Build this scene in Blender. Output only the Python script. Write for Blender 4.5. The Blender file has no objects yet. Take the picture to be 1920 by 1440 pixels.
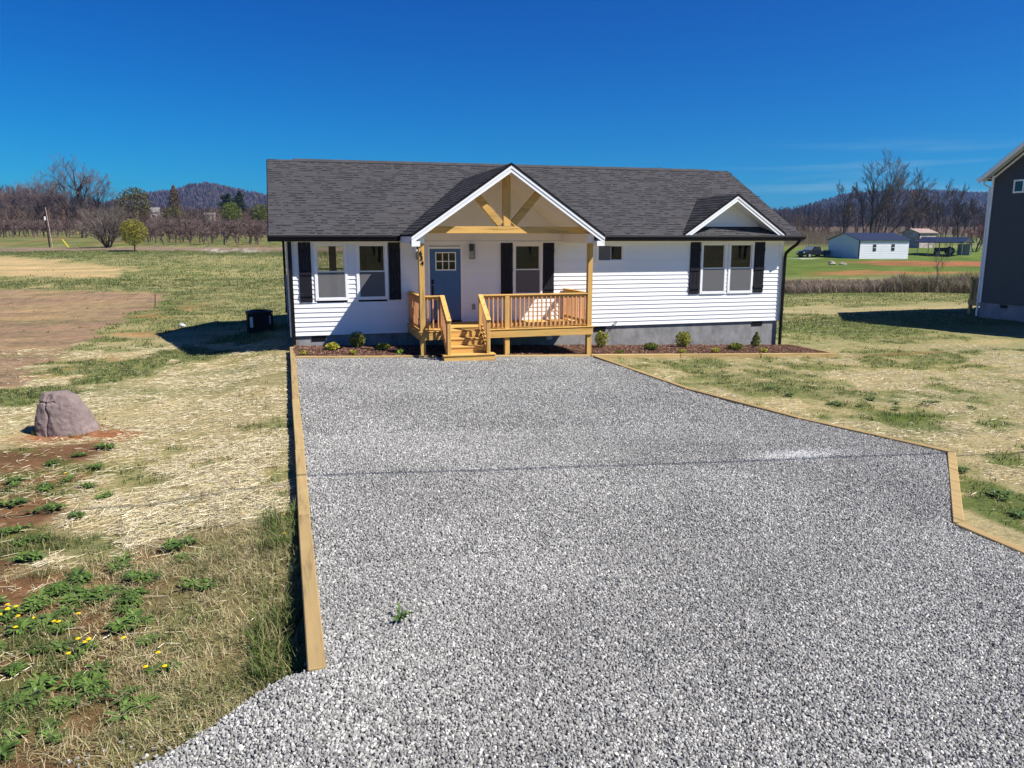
import bpy, math, random
import numpy as np
from mathutils import Vector, Matrix
R = math.radians
random.seed(7); rng = np.random.default_rng(11)
S = bpy.context.scene
COL = S.collection

# ------------------------------------------------------------------ camera
cam = bpy.data.cameras.new('camera'); cam.lens = 27.43; cam.sensor_width = 36
cam.clip_start = .1; cam.clip_end = 9000
camo = bpy.data.objects.new('camera', cam); COL.objects.link(camo)
CX, CY, CZ = -.05, -22.654, 3.06
camo.location = (CX, CY, CZ)
camo.rotation_euler = (R(90 - 10.645), 0, R(-16))
S.camera = camo

# ------------------------------------------------------------------ sky, sun, exposure
SUN = Vector((1, -.70, 1.39)).normalized()
w = bpy.data.worlds.new('World'); S.world = w; w.use_nodes = True
nt = w.node_tree; N = nt.nodes; Lk = nt.links; N.clear()
sky = N.new('ShaderNodeTexSky'); sky.sky_type = 'NISHITA'; sky.sun_disc = False
sky.sun_elevation = R(48.7); sky.sun_rotation = R(125); sky.altitude = 600
sky.air_density = 1.0; sky.dust_density = .3; sky.ozone_density = 3.0
gam = N.new('ShaderNodeGamma'); gam.inputs[1].default_value = 1.0
hsv = N.new('ShaderNodeHueSaturation'); hsv.inputs['Saturation'].default_value = 1.0
hsv.inputs['Hue'].default_value = .5
SKYP = ((2.5, .06), (1.5, .43), (1.0, .60))
tc = N.new('ShaderNodeTexCoord'); sep = N.new('ShaderNodeSeparateXYZ')
Lk.new(tc.outputs['Generated'], sep.inputs[0])
# deep polarised blue overhead, paler low down
el = N.new('ShaderNodeMapRange'); el.inputs[1].default_value = 0.0; el.inputs[2].default_value = .42
el.inputs[3].default_value = 0.80; el.inputs[4].default_value = .62
Lk.new(sep.outputs[2], el.inputs[0])
Lk.new(sky.outputs[0], hsv.inputs['Color'])
# the deep, polarised blue of the picture: a steeper response in red and green than in blue
sc_ = N.new('ShaderNodeSeparateColor'); Lk.new(hsv.outputs[0], sc_.inputs[0]); cc_ = N.new('ShaderNodeCombineColor')
for i_, (pw, kk_) in enumerate(SKYP):
    a_ = N.new('ShaderNodeMath'); a_.operation = 'MULTIPLY'; a_.inputs[1].default_value = .105; Lk.new(sc_.outputs[i_], a_.inputs[0])
    b_ = N.new('ShaderNodeMath'); b_.operation = 'POWER'; b_.inputs[1].default_value = pw; Lk.new(a_.outputs[0], b_.inputs[0])
    c_ = N.new('ShaderNodeMath'); c_.operation = 'MULTIPLY'; c_.inputs[1].default_value = kk_ / .105; Lk.new(b_.outputs[0], c_.inputs[0])
    Lk.new(c_.outputs[0], cc_.inputs[i_])
mul = cc_
# thin streaks of cloud low over the horizon
mp = N.new('ShaderNodeMapping'); mp.inputs['Scale'].default_value = (1.6, 1.6, 26)
Lk.new(tc.outputs['Generated'], mp.inputs[0])
cn = N.new('ShaderNodeTexNoise'); cn.inputs['Scale'].default_value = 2.3; cn.inputs['Detail'].default_value = 6
cn.inputs['Roughness'].default_value = .55
Lk.new(mp.outputs[0], cn.inputs['Vector'])
cr = N.new('ShaderNodeMapRange'); cr.inputs[1].default_value = .50; cr.inputs[2].default_value = .74
Lk.new(cn.outputs[0], cr.inputs[0])
hz = N.new('ShaderNodeMapRange'); hz.inputs[1].default_value = .115; hz.inputs[2].default_value = .045
Lk.new(sep.outputs[2], hz.inputs[0])
ea = N.new('ShaderNodeMapRange'); ea.inputs[1].default_value = .42; ea.inputs[2].default_value = .72
Lk.new(sep.outputs[0], ea.inputs[0])
m1 = N.new('ShaderNodeMath'); m1.operation = 'MULTIPLY'; Lk.new(cr.outputs[0], m1.inputs[0]); Lk.new(hz.outputs[0], m1.inputs[1])
m2 = N.new('ShaderNodeMath'); m2.operation = 'MULTIPLY'; Lk.new(m1.outputs[0], m2.inputs[0]); Lk.new(ea.outputs[0], m2.inputs[1])
mx = N.new('ShaderNodeMix'); mx.data_type = 'RGBA'; mx.inputs[7].default_value = (2.0, 3.5, 4.3, 1)
Lk.new(m2.outputs[0], mx.inputs[0]); Lk.new(mul.outputs[0], mx.inputs[6])
bg = N.new('ShaderNodeBackground'); bg.inputs[1].default_value = .095
Lk.new(mx.outputs[2], bg.inputs[0])
wo = N.new('ShaderNodeOutputWorld'); Lk.new(bg.outputs[0], wo.inputs[0])
sl = bpy.data.lights.new('sun', 'SUN'); sl.energy = 4.6; sl.angle = R(.53); sl.color = (1, .955, .88)
so = bpy.data.objects.new('sun', sl); COL.objects.link(so)
so.rotation_euler = SUN.to_track_quat('Z', 'Y').to_euler(); so.location = (20, -30, 40)
S.view_settings.view_transform = 'Standard'; S.view_settings.look = 'None'
S.view_settings.exposure = .82; S.view_settings.gamma = 1

HAZE = .00019
# ------------------------------------------------------------------ helpers
def tag(o, label=None, cat=None, group=None, kind=None):
    if label: o['label'] = label
    if cat: o['category'] = cat
    if group: o['group'] = group
    if kind: o['kind'] = kind
    return o
def link(name, me, mat=None, parent=None):
    o = bpy.data.objects.new(name, me); COL.objects.link(o)
    if mat is not None and len(me.materials) == 0: me.materials.append(mat)
    if parent is not None:
        o.parent = parent
    return o
def empty(name, loc=(0, 0, 0), rz=0, **k):
    o = bpy.data.objects.new(name, None); COL.objects.link(o); o.location = loc; o.rotation_euler = (0, 0, rz)
    o.empty_display_size = .3
    return tag(o, **k)
class MB:
    def __init__(s): s.v = []; s.f = []
    def add(s, vs, fs):
        n = len(s.v); s.v += [tuple(p) for p in vs]; s.f += [tuple(i + n for i in f) for f in fs]; return s
    def box(s, a, b):
        x0, y0, z0 = a; x1, y1, z1 = b
        return s.add([(x0,y0,z0),(x1,y0,z0),(x1,y1,z0),(x0,y1,z0),(x0,y0,z1),(x1,y0,z1),(x1,y1,z1),(x0,y1,z1)],
                     [(0,3,2,1),(4,5,6,7),(0,1,5,4),(1,2,6,5),(2,3,7,6),(3,0,4,7)])
    def bar(s, p, q, wd, ht, up=(0, 0, 1)):
        """box running p->q, wd across, ht along the up-ish axis"""
        p = Vector(p); q = Vector(q); d = (q - p).normalized(); u = Vector(up)
        sd = d.cross(u).normalized(); u = sd.cross(d).normalized()
        vs = []
        for c in (p, q):
            for a, b in ((-1, -1), (1, -1), (1, 1), (-1, 1)):
                vs.append(c + sd * a * wd / 2 + u * b * ht / 2)
        return s.add(vs, [(0,1,2,3),(7,6,5,4),(0,4,5,1),(1,5,6,2),(2,6,7,3),(3,7,4,0)])
    def tube(s, pts, r, n=8, cap=True):
        pts = [Vector(p) for p in pts]; rs = r if isinstance(r, (list, tuple)) else [r] * len(pts)
        vs = []; fs = []; ref = Vector((0, 0, 1))
        for i, p in enumerate(pts):
            d = (pts[min(i + 1, len(pts) - 1)] - pts[max(i - 1, 0)]).normalized()
            if abs(d.dot(ref)) > .95: ref = Vector((1, 0, 0))
            a = d.cross(ref).normalized(); b = d.cross(a)
            for k in range(n):
                t = 2 * math.pi * k / n
                vs.append(p + (a * math.cos(t) + b * math.sin(t)) * rs[i])
        for i in range(len(pts) - 1):
            for k in range(n):
                k2 = (k + 1) % n
                fs.append((i*n + k, i*n + k2, (i+1)*n + k2, (i+1)*n + k))
        if cap: fs.append(tuple(range(n - 1, -1, -1))); fs.append(tuple((len(pts)-1)*n + k for k in range(n)))
        return s.add(vs, fs)
    def prism(s, poly, vec):
        """closed polygon (3d points) extruded along vec"""
        n = len(poly); v = Vector(vec); P = [Vector(p) for p in poly]
        fs = [tuple(range(n - 1, -1, -1)), tuple(range(n, 2 * n))]
        fs += [(i, (i + 1) % n, n + (i + 1) % n, n + i) for i in range(n)]
        return s.add(P + [p + v for p in P], fs)
    def mesh(s, name, fix=True, smooth=False):
        me = bpy.data.meshes.new(name); me.from_pydata(s.v, [], s.f); me.update()
        if fix:
            import bmesh
            bm = bmesh.new(); bm.from_mesh(me); bmesh.ops.recalc_face_normals(bm, faces=bm.faces); bm.to_mesh(me); bm.free()
        if smooth: me.polygons.foreach_set('use_smooth', [True] * len(me.polygons))
        return me
    def build(s, name, mat, parent=None, bevel=0, **k):
        o = link(name, s.mesh(name), mat, parent)
        if bevel:
            m = o.modifiers.new('bevel', 'BEVEL'); m.width = bevel; m.segments = 1; m.limit_method = 'ANGLE'
        return tag(o, **k)
def npmesh(name, v, f, col=None, smooth=False):
    """v (n,3), f (m,k) arrays -> mesh; col (n,3) point colours"""
    me = bpy.data.meshes.new(name); v = np.asarray(v, np.float32); f = np.asarray(f, np.int32); k = f.shape[1]
    me.vertices.add(len(v)); me.vertices.foreach_set('co', v.ravel())
    me.loops.add(f.size); me.loops.foreach_set('vertex_index', f.ravel())
    me.polygons.add(len(f)); me.polygons.foreach_set('loop_start', np.arange(0, f.size, k, dtype=np.int32))
    me.polygons.foreach_set('loop_total', np.full(len(f), k, np.int32))
    me.polygons.foreach_set('use_smooth', np.full(len(f), bool(smooth)))
    me.update(calc_edges=True)
    if col is not None:
        a = me.color_attributes.new('tint', 'FLOAT_COLOR', 'POINT')
        c = np.ones((len(v), 4), np.float32); c[:, :3] = col; a.data.foreach_set('color', c.ravel())
    return me
def copy_tree(o, parent=None):
    c = o.copy(); COL.objects.link(c); c.parent = parent
    for ch in list(KIDS.get(o, ())):
        KIDS.setdefault(c, []).append(copy_tree(ch, c))
    return c
KIDS = {}
def kids(root):
    m = {}
    for o in bpy.data.objects:
        if o.parent: m.setdefault(o.parent, []).append(o)
    KIDS.clear(); KIDS.update(m)

def hash2(ix, iy, seed):
    h = (ix * 374761393 + iy * 668265263 + seed * 144665) & 0xffffffff
    h = ((h ^ (h >> 13)) * 1274126177) & 0xffffffff
    return ((h ^ (h >> 16)) & 0xffff) / 65535.
def vnoise(x, y, seed=0):
    x = np.asarray(x, float); y = np.asarray(y, float)
    ix = np.floor(x).astype(np.int64); iy = np.floor(y).astype(np.int64); fx = x - ix; fy = y - iy
    fx = fx * fx * (3 - 2 * fx); fy = fy * fy * (3 - 2 * fy)
    a = hash2(ix, iy, seed); b = hash2(ix + 1, iy, seed); c = hash2(ix, iy + 1, seed); d = hash2(ix + 1, iy + 1, seed)
    return (a * (1 - fx) + b * fx) * (1 - fy) + (c * (1 - fx) + d * fx) * fy
def fbm(x, y, sc, seed=0, o=4):
    t = 0; a = .5; n = 0
    for i in range(o):
        t = t + a * vnoise(x * sc + 17.3 * i, y * sc - 9.1 * i, seed + i); n += a; a *= .55; sc *= 2.03
    return t / n
def ss(a, b, x):
    t = np.clip((x - a) / (b - a), 0, 1); return t * t * (3 - 2 * t)

# ------------------------------------------------------------------ materials
class Mat:
    def __init__(s, name, rough=.8, spec=.3):
        s.m = bpy.data.materials.new(name); s.m.use_nodes = True; s.t = s.m.node_tree
        s.b = s.t.nodes['Principled BSDF']; s.b.inputs['Roughness'].default_value = rough
        s.b.inputs['Specular IOR Level'].default_value = spec
    def n(s, t, **k):
        x = s.t.nodes.new('ShaderNode' + t)
        for a, b in k.items(): setattr(x, a, b)
        return x
    def l(s, a, b): s.t.links.new(a, b)
    def coord(s, kind='Object', scale=(1, 1, 1)):
        tc = s.n('TexCoord'); mp = s.n('Mapping'); mp.inputs['Scale'].default_value = scale
        s.l(tc.outputs[kind], mp.inputs[0]); return mp.outputs[0]
    def noise(s, vec, sc, det=4, rough=.6):
        x = s.n('TexNoise'); x.inputs['Scale'].default_value = sc; x.inputs['Detail'].default_value = det
        x.inputs['Roughness'].default_value = rough; s.l(vec, x.inputs['Vector']); return x.outputs[0]
    def ramp(s, fac, stops):
        r = s.n('ValToRGB'); e = r.color_ramp.elements
        while len(e) < len(stops): e.new(.5)
        for q, (p, c) in zip(e, stops): q.position = p; q.color = (*c, 1)
        s.l(fac, r.inputs[0]); return r.outputs[0]
    def mix(s, fac, a, b, mode='MIX'):
        x = s.n('Mix', data_type='RGBA', blend_type=mode)
        for i, v in ((0, fac), (6, a), (7, b)):
            if isinstance(v, (int, float)): x.inputs[i].default_value = v
            elif isinstance(v, tuple): x.inputs[i].default_value = (*v, 1)
            else: s.l(v, x.inputs[i])
        return x.outputs[2]
    def rmap(s, f, a, b, c, d):
        x = s.n('MapRange'); s.l(f, x.inputs[0])
        for i, v in enumerate((a, b, c, d)): x.inputs[i + 1].default_value = v
        return x.outputs[0]
    def hsvar(s, col, vlo, vhi, slo=1., shi=1.):
        """per object random value"""
        oi = s.n('ObjectInfo'); h = s.n('HueSaturation'); s.l(col, h.inputs['Color'])
        s.l(s.rmap(oi.outputs['Random'], 0, 1, vlo, vhi), h.inputs['Value']); return h.outputs[0]
    def bump(s, h, strength=.3, dist=.01):
        x = s.n('Bump'); x.inputs['Strength'].default_value = strength; x.inputs['Distance'].default_value = dist
        s.l(h, x.inputs['Height']); s.l(x.outputs[0], s.b.inputs['Normal'])
    def col(s, c):
        if isinstance(c, tuple): s.b.inputs['Base Color'].default_value = (*c, 1)
        else: s.l(c, s.b.inputs['Base Color'])
        return s
def flat(name, c, rough=.7, spec=.3, var=.12, sc=6, bump=0):
    m = Mat(name, rough, spec); v = m.coord()
    n = m.noise(v, sc, 5)
    lo = tuple(x * (1 - var) for x in c); hi = tuple(min(1, x * (1 + var)) for x in c)
    m.col(m.ramp(n, [(.3, lo), (.7, hi)]))
    if bump: m.bump(m.noise(v, sc * 8, 3), bump, .004)
    return m.m
def wood(name, axis, base=(.60, .355, .105)):
    m = Mat(name, .75, .2); sc = [14, 14, 14]; sc[axis] = .9
    v = m.coord('Object', tuple(sc)); oi = m.n('ObjectInfo')
    off = m.n('VectorMath', operation='ADD'); m.l(v, off.inputs[0])
    cmb = m.n('CombineXYZ'); mm = m.n('Math', operation='MULTIPLY'); mm.inputs[1].default_value = 37.
    m.l(oi.outputs['Random'], mm.inputs[0]); m.l(mm.outputs[0], cmb.inputs[0]); m.l(mm.outputs[0], cmb.inputs[1]); m.l(cmb.outputs[0], off.inputs[1])
    g = m.noise(off.outputs[0], 1.1, 5, .65)
    dk = tuple(x * .45 for x in base); lt = tuple(min(1, x * 1.18) for x in base)
    c = m.ramp(g, [(.28, dk), (.47, base), (.72, lt)])
    # knots
    vk = m.n('TexVoronoi'); vk.inputs['Scale'].default_value = .42; m.l(off.outputs[0], vk.inputs['Vector'])
    k = m.rmap(vk.outputs['Distance'], .05, .16, 1, 0)
    c = m.mix(k, c, tuple(x * .35 for x in base))
    # greenish treatment stains
    st = m.rmap(m.noise(m.coord('Object', (1, 1, 1)), 1.7, 3), .5, .75, 0, .35)
    c = m.mix(st, c, (.44, .36, .15))
    c = m.hsvar(c, .86, 1.1)
    m.col(c); m.bump(g, .25, .004); return m.m
WX, WY, WZ = wood('pine_along_x', 0), wood('pine_along_y', 1), wood('pine_upright', 2)
WBX = wood('red_pine_x', 0, (.62, .33, .15)); WBZ = wood('red_pine_upright', 2, (.62, .31, .14))
def siding(name, c):
    m = Mat(name, .42, .4); v = m.coord('Object', (.4, .4, 60))
    g = m.noise(v, 2.0, 4); n = m.noise(m.coord(), .8, 4)
    cc = m.mix(m.rmap(n, .3, .75, 0, .5), c, tuple(x * .92 for x in c))
    dirt = m.rmap(m.noise(m.coord('Object', (3, 3, .8)), 1.3, 5), .58, .8, 0, .22)
    cc = m.mix(dirt, cc, tuple(x * .78 for x in c)); cc = m.hsvar(cc, .955, 1.0)
    m.col(cc); m.bump(g, .12, .003); return m.m
WHITE = siding("white_vinyl_siding", (.86, .86, .87))
TRIM = flat("white_trim", (.86, .86, .865), .4, .45, .03, 3)
CREAM = flat('porch_ceiling_vinyl', (.80, .79, .77), .5, .35, .03, 3)
BLACK = flat('black_gutter_metal', (.007, .0055, .0055), .45, .25, .3, 3)
SHUT = flat('black_painted_board', (.010, .009, .013), .6, .25, .2, 9, .08)
GREYM = flat('grey_metal', (.28, .28, .29), .45, .5, .1)
DARKM = flat('dark_bronze_metal', (.03, .027, .025), .4, .5, .2)
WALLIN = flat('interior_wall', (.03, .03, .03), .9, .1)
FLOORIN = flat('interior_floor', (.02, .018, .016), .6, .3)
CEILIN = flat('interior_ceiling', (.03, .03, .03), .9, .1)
BLUE = flat('blue_door_paint', (.045, .125, .30), .35, .5, .05, 4)
PLAIN = flat('plain_plastic', (.75, .75, .74), .4, .4, .03)
ORANGE = flat('orange_plastic', (.6, .2, .03)); YELLOW = flat('yellow_plastic', (.75, .55, .03))
def block():
    m = Mat('grey_parged_block', .9, .15); v = m.coord('Object', (1, 1, 1))
    n = m.noise(v, 2.2, 7, .65); n2 = m.noise(m.coord('Object', (2.2, 2.2, 1.3)), 1.7, 6, .7)
    c = m.ramp(n, [(.25, (.13, .125, .12)), (.5, (.235, .23, .225)), (.78, (.33, .325, .32))])
    c = m.mix(m.rmap(n2, .45, .75, 0, .6), c, (.40, .39, .38))
    m.col(c); m.bump(n, .5, .01); return m.m
BLOCK = block()
def shingle():
    m = Mat('charcoal_asphalt_shingle', .95, .12)
    at = m.n('Attribute', attribute_name='tint'); v = m.coord('Object', (1, 1, 1))
    n = m.noise(v, 260, 2, .7); n2 = m.noise(v, 1.1, 4)
    c = m.mix(1., at.outputs[0], m.ramp(n, [(.3, (.55, .55, .56)), (.7, (1.5, 1.48, 1.46))]), 'MULTIPLY')
    c = m.mix(1., c, m.ramp(n2, [(.3, (.95, .95, .96)), (.7, (1.05, 1.04, 1.04))]), 'MULTIPLY')
    m.col(c); return m.m
SHING = shingle()
def shingle_one():
    m = Mat('charcoal_shingle_piece', .95, .12); v = m.coord('Object', (1, 1, 1)); n = m.noise(v, 260, 2, .7)
    oi = m.n('ObjectInfo'); b = m.ramp(oi.outputs['Random'], [(0, (.053, .052, .055)), (.5, (.060, .059, .062)), (1, (.066, .065, .068))])
    c = m.mix(1., b, m.ramp(n, [(.3, (.55, .55, .56)), (.7, (1.5, 1.48, 1.46))]), 'MULTIPLY'); m.col(c); m.bump(n, .5, .003); return m.m
SHING1 = shingle_one()
def glass(name='window_glass', dark=0.):
    m = Mat(name); t = m.t; out = t.nodes['Material Output']; t.nodes.remove(m.b)
    g = m.n('BsdfGlossy'); g.inputs['Roughness'].default_value = .015; g.inputs['Color'].default_value = (.9, .95, 1, 1)
    tr = m.n('BsdfTransparent'); k = 1 - dark; tr.inputs['Color'].default_value = (k, k, k, 1)
    fr = m.n('Fresnel'); fr.inputs['IOR'].default_value = 1.5
    mul = m.n('Math', operation='MULTIPLY'); mul.inputs[1].default_value = .6; m.l(fr.outputs[0], mul.inputs[0])
    mxs = m.n('MixShader'); m.l(mul.outputs[0], mxs.inputs[0]); m.l(tr.outputs[0], mxs.inputs[1]); m.l(g.outputs[0], mxs.inputs[2])
    m.l(mxs.outputs[0], out.inputs[0]); return m.m
GLASS = glass('window_glass', .25)
def screen():
    m = Mat('insect_screen', .8, .1); t = m.t; out = t.nodes['Material Output']
    m.col((.17, .17, .18)); tr = m.n('BsdfTransparent'); mxs = m.n('MixShader'); mxs.inputs[0].default_value = .72
    m.l(tr.outputs[0], mxs.inputs[1]); m.l(m.b.outputs[0], mxs.inputs[2]); m.l(mxs.outputs[0], out.inputs[0]); return m.m
SCREEN = screen()
def tinted(name, rough=.9, bumpn=0, var=(.75, 1.25), sc=30, spec=.1, sub=0):
    m = Mat(name, rough, spec); at = m.n('Attribute', attribute_name='tint')
    n = m.noise(m.coord(), sc, 4, .7)
    c = m.mix(1., at.outputs[0], m.ramp(n, [(.3, (var[0],) * 3), (.7, (var[1],) * 3)]), 'MULTIPLY'); m.col(c)
    if bumpn: m.bump(n, bumpn, .03)
    if sub:
        tl = m.n('BsdfTranslucent'); m.l(c, tl.inputs[0]); mxs = m.n('MixShader'); mxs.inputs[0].default_value = sub
        m.l(m.b.outputs[0], mxs.inputs[1]); m.l(tl.outputs[0], mxs.inputs[2]); m.l(mxs.outputs[0], m.t.nodes['Material Output'].inputs[0])
    return m.m

# ------------------------------------------------------------------ lie of the land
CA, SA = math.cos(R(16)), math.sin(R(16))
def B(L, F):                       # L metres right of and F metres ahead of the drone -> x, y
    return CX + F * SA + L * CA, CY + F * CA - L * SA
def ground_z(x, y):
    x = np.asarray(x, float); y = np.asarray(y, float)
    F = (x - CX) * SA + (y - CY) * CA; L = (x - CX) * CA - (y - CY) * SA
    zl = np.interp(F, [0, 36, 60, 80, 96, 105, 130, 165, 200, 260, 400, 900, 3000], [-.3, -.3, .45, 1.2, 1.85, 2.1, 2.85, 3.9, 5.2, 7.5, 12, 20, 50])
    zr = np.interp(F, [0, 40, 100, 122, 134, 150, 180, 200, 260, 400, 900, 3000], [-.6, -.55, -.35, -.2, .4, 1.2, 2.7, 3.5, 5, 9, 18, 50])
    far = zl + (zr - zl) * ss(-.02, .3, L / np.maximum(F, 5))
    near = np.where(x < -.06, -.08 - .20 * ss(-.2, -2.2, x) - .15 * ss(-14.5, -16.5, y) * ss(-2.4, -.4, x), np.maximum(.0 - .036 * x, -.6))
    near = near + (fbm(x, y, .5, 3) - .5) * .09 * ss(.5, 2.5, np.abs(x + .3) + np.clip(y - 2, 0, 9)) * np.where(x < 0, 1, ss(8, 11, x + np.clip(y, 0, 9)))
    near = near + (fbm(x, y, 5, 8, 2) - .5) * .035 * (ss(.15, .5, -x) + ss(9.5, 11, x))
    t = ss(32, 48, F)
    return near * (1 - t) + far * t + (fbm(x, y, .06, 5) - .5) * .5 * t
def gz(x, y): return float(ground_z(x, y))
TIMB_R = [(8.15, -2.36), (8.33, -7.4), (9.0, -10.5), (9.92, -13.05), (7.22, -15.85), (7.22, -21.)]
def right_edge(y): return np.interp(-np.asarray(y), [2.36, 7.4, 10.5, 13.05, 15.85, 30], [8.15, 8.33, 9.0, 9.92, 7.22, 7.22])
def left_edge(y):
    return np.interp(-np.asarray(y), [2, 17.36, 17.42, 17.60, 17.78, 18.1, 18.8, 20.5, 30], [.06, .06, -.34, -.70, -1.08, -1.75, -3.1, -5.4, -12])
def gravel_z(x, y):
    x = np.asarray(x, float); y = np.asarray(y, float)
    z = .035 - .036 * x + (fbm(x, y, .35, 21, 3) - .5) * .05
    spill = ss(0.1, -1.1, x) * .30
    return z - spill
def in_gravel(x, y):
    return (y < -2.32) & (x > left_edge(y)) & (x < right_edge(y))

# colour of the open ground, as it is on the ground
def lawn_colour(x, y):
    n = len(x)
    F = (x - CX) * SA + (y - CY) * CA; L = (x - CX) * CA - (y - CY) * SA
    straw = np.array([.38, .315, .175]); grass = np.array([.105, .125, .040]); soil = np.array([.21, .115, .06])
    dry = np.array([.225, .215, .095]); lush = np.array([.095, .135, .028]); red = np.array([.30, .125, .06]); brown = np.array([.245, .16, .105])
    purple = np.array([.17, .115, .095])
    def bl(c, col, t): t = np.clip(t, 0, 1)[:, None]; return c * (1 - t) + col * t
    c = np.repeat(straw[None], n, 0)
    n1 = fbm(x, y, .9, 31, 4); n2 = fbm(x, y, .28, 41, 4); n3 = fbm(x, y, 2.6, 51, 3); n4 = fbm(x * .5, y, .12, 61, 4)
    # --- tufty grass through the straw
    c = bl(c, grass * 1.25, ss(.56, .68, n1 * .6 + n3 * .4) * .75)
    # back field, left and behind: dry mown grass with green drifts
    c = bl(c, np.array([.23, .20, .095]), ss(.45, .62, n3 * .6 + n2 * .4) * .6)
    fld = ss(22, 34, F)
    c = bl(c, dry, fld)
    c = bl(c, grass * 1.3, fld * ss(.44, .62, n4 * .5 + n2 * .5) * .8)
    c = bl(c, np.array([.33, .285, .14]), fld * ss(.52, .68, n1) * .6); c = bl(c, np.array([.14, .12, .06]), fld * ss(.6, .75, n3 * .5 + n2 * .5) * .5)
    # --- left lawn
    w = fbm(x, y, .8, 71) - .5
    wl = x < 0
    # green drift running from behind the rock to the house corner
    dd = np.abs((y + 2.2) - (x + 5) * 1.9 + 5 * w) ; c = bl(c, grass * 1.35, wl * (F < 40) * ss(2.6, .7, dd) * ss(.40, .55, n1) * .9)
    c = bl(c, grass * 1.3, wl * ss(6., 12., y) * ss(34, 28, F) * ss(.42, .58, n1) * .8)
    # seeded bare plots at the far left
    e1 = np.minimum.reduce([(-6.5 - x + w * 2.2) / .7, (25.5 + (x + 6.5) * -.55 - y + w * 2) / 1.2, (y + 2.6 + (x + 7.5) * .9 * 0 + w * 2) / .8])
    c = bl(c, grass * 1.35, wl * ss(1., -.5, e1) * ss(-4.2, -1.2, e1) * (y > -4) * (y < 27) * ss(.36, .56, n1) * .85)
    c = bl(c, brown * np.array([1.12, 1.16, 1.15]), wl * ss(-.1, .25, e1)); c = bl(c, np.array([.32, .235, .125]), wl * ss(-.1, .25, e1) * ss(.50, .64, fbm(x, y, .30, 77)) * .65)
    c = c * (1 - .22 * (wl * ss(-.1, .25, e1) * ss(.48, .62, fbm(x, y, 7., 78, 2))))[:, None]
    e2 = np.minimum.reduce([(-11.5 - x + w * 5) / 2., (47 - (x + 12) * 1.3 - y + w * 6) / 3, (y - 37.5 + (x + 12) * .45 + w * 5) / 3])
    c = bl(c, np.array([.42, .31, .16]), wl * ss(-.4, .5, e2))
    # soil and weeds, left foreground
    diag = (-2.75 - x) + w * 1.1      # >0 towards the left of the straw
    low = (-13.9 + x * .08 - y + w * 1.1)               # >0 nearer than the straw
    k = ss(-.1, .35, np.maximum(np.where(y > -14.2, diag - .0, -9), low)) * (y < -8.6) * wl
    soilc = bl(np.repeat((soil * .8)[None], n, 0), grass * 1.05, ss(.50, .62, n1 * .5 + n3 * .5) * .8)
    soilc = bl(soilc, dry * .85, ss(.1, .9, x + 1.9) * .8 * ss(-13, -14.5, y))
    c = c * (1 - k[:, None]) + soilc * k[:, None]
    rk = ss(1.1, .3, np.hypot(x + 3.9, (y + 7.95) * 1.3) + w * .9); c = bl(c, red * 1.0, rk * wl)
    rk2 = ss(.55, .2, np.hypot(x + 3.05, (y + 8.2) * 1.1) + w * .7); c = bl(c, red * 1.05, rk2 * wl)
    # orange soil streaks by the plots
    for (ax, ay, r) in ((-5.2, 7.5, .8), (-5.9, 13.5, .9), (-4.6, 18.5, 1.2), (-4.9, 1.5, .5), (-6.2, -1.6, .8)):
        c = bl(c, red * 1.25, wl * ss(.9, .0, np.hypot((x - ax) / r, (y - ay) / (r * 2.)) + (fbm(x, y, 2.2, 99) - .5) * 4.) * .5)
    # --- right lawn
    rt = (x > 8) & (F < 60)
    c = bl(c, grass * 1.2, rt * ss(.44, .60, n1 * .45 + n2 * .3 + n3 * .25) * .8)
    c = bl(c, grass * 1.3, rt * ss(1.8, .4, np.abs(y - 4.6 - w * 4)) * ss(15.5, 17, x) * .85)
    c = bl(c, lush * 1., rt * ss(1., .2, np.hypot((x - 11.5) / 1.7, (y + 10.4) / .55) + w * .6))
    c = bl(c, red * .95, rt * ss(1., .2, np.hypot((x - 18.5) / 2.2, (y + 2.4) / .35) + w * 1.2) * .7)
    c = bl(c, straw * .95, rt * (ss(2.5, .5, np.abs(y - 11 - w * 4)) * ss(16, 18, x)) * .8)
    c = bl(c, grass * 1.2, (x > 8) & (F < 20) & (F > 1) & (x < 10.8) & (y < -13.2) & (n1 > .5))
    # --- right middle distance
    rr = ss(-.02, .12, L / np.maximum(F, 1)) * 1.
    g2 = rr * ss(66, 78, F) * ss(152, 146, F); c = bl(c, lush, g2); c = bl(c, lush * 1.5, g2 * ss(.5, .65, n1) * .5)
    c = bl(c, purple, rr * ss(56, 60, F) * ss(66, 62, F) * .7)
    c = bl(c, red * .95, rr * ss(93, 96, F + w * 5) * ss(112, 109, F + w * 5) * ss(43, 50, L + w * 14))
    c = bl(c, red * 1.2, rr * ss(73, 76, F + w * 8) * ss(83, 80, F + w * 8) * ss(28, 33, L + w * 10) * ss(48, 42, L) * .8)
    c = bl(c, grass * 1.3, rr * ss(150, 156, F))
    # --- left: end of the field, orchard floor
    ll = 1 - ss(-.12, -.02, L / np.maximum(F, 1))
    edge = 92 + 10 * ss(-.55, -.3, L / np.maximum(F, 1)) * 0
    c = bl(c, grass * .8, ll * ss(80, 84, F + 8 * w) * ss(91, 88, F + 8 * w) * .85)
    c = bl(c, purple * 1.35, ll * ss(86, 90, F + 7 * w) * ss(99, 95, F + 7 * w) * .85)
    c = bl(c, np.array([.42, .36, .33]), ll * ss(86, 88, F + 5 * w) * ss(94, 91, F + 5 * w) * ss(-36, -34, L) * ss(-27, -29, L) * ss(.45, .6, n1))
    orch = ll * ss(98, 100, F); row = .5 + .5 * np.sin(F * 2 * math.pi / 6.)
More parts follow.
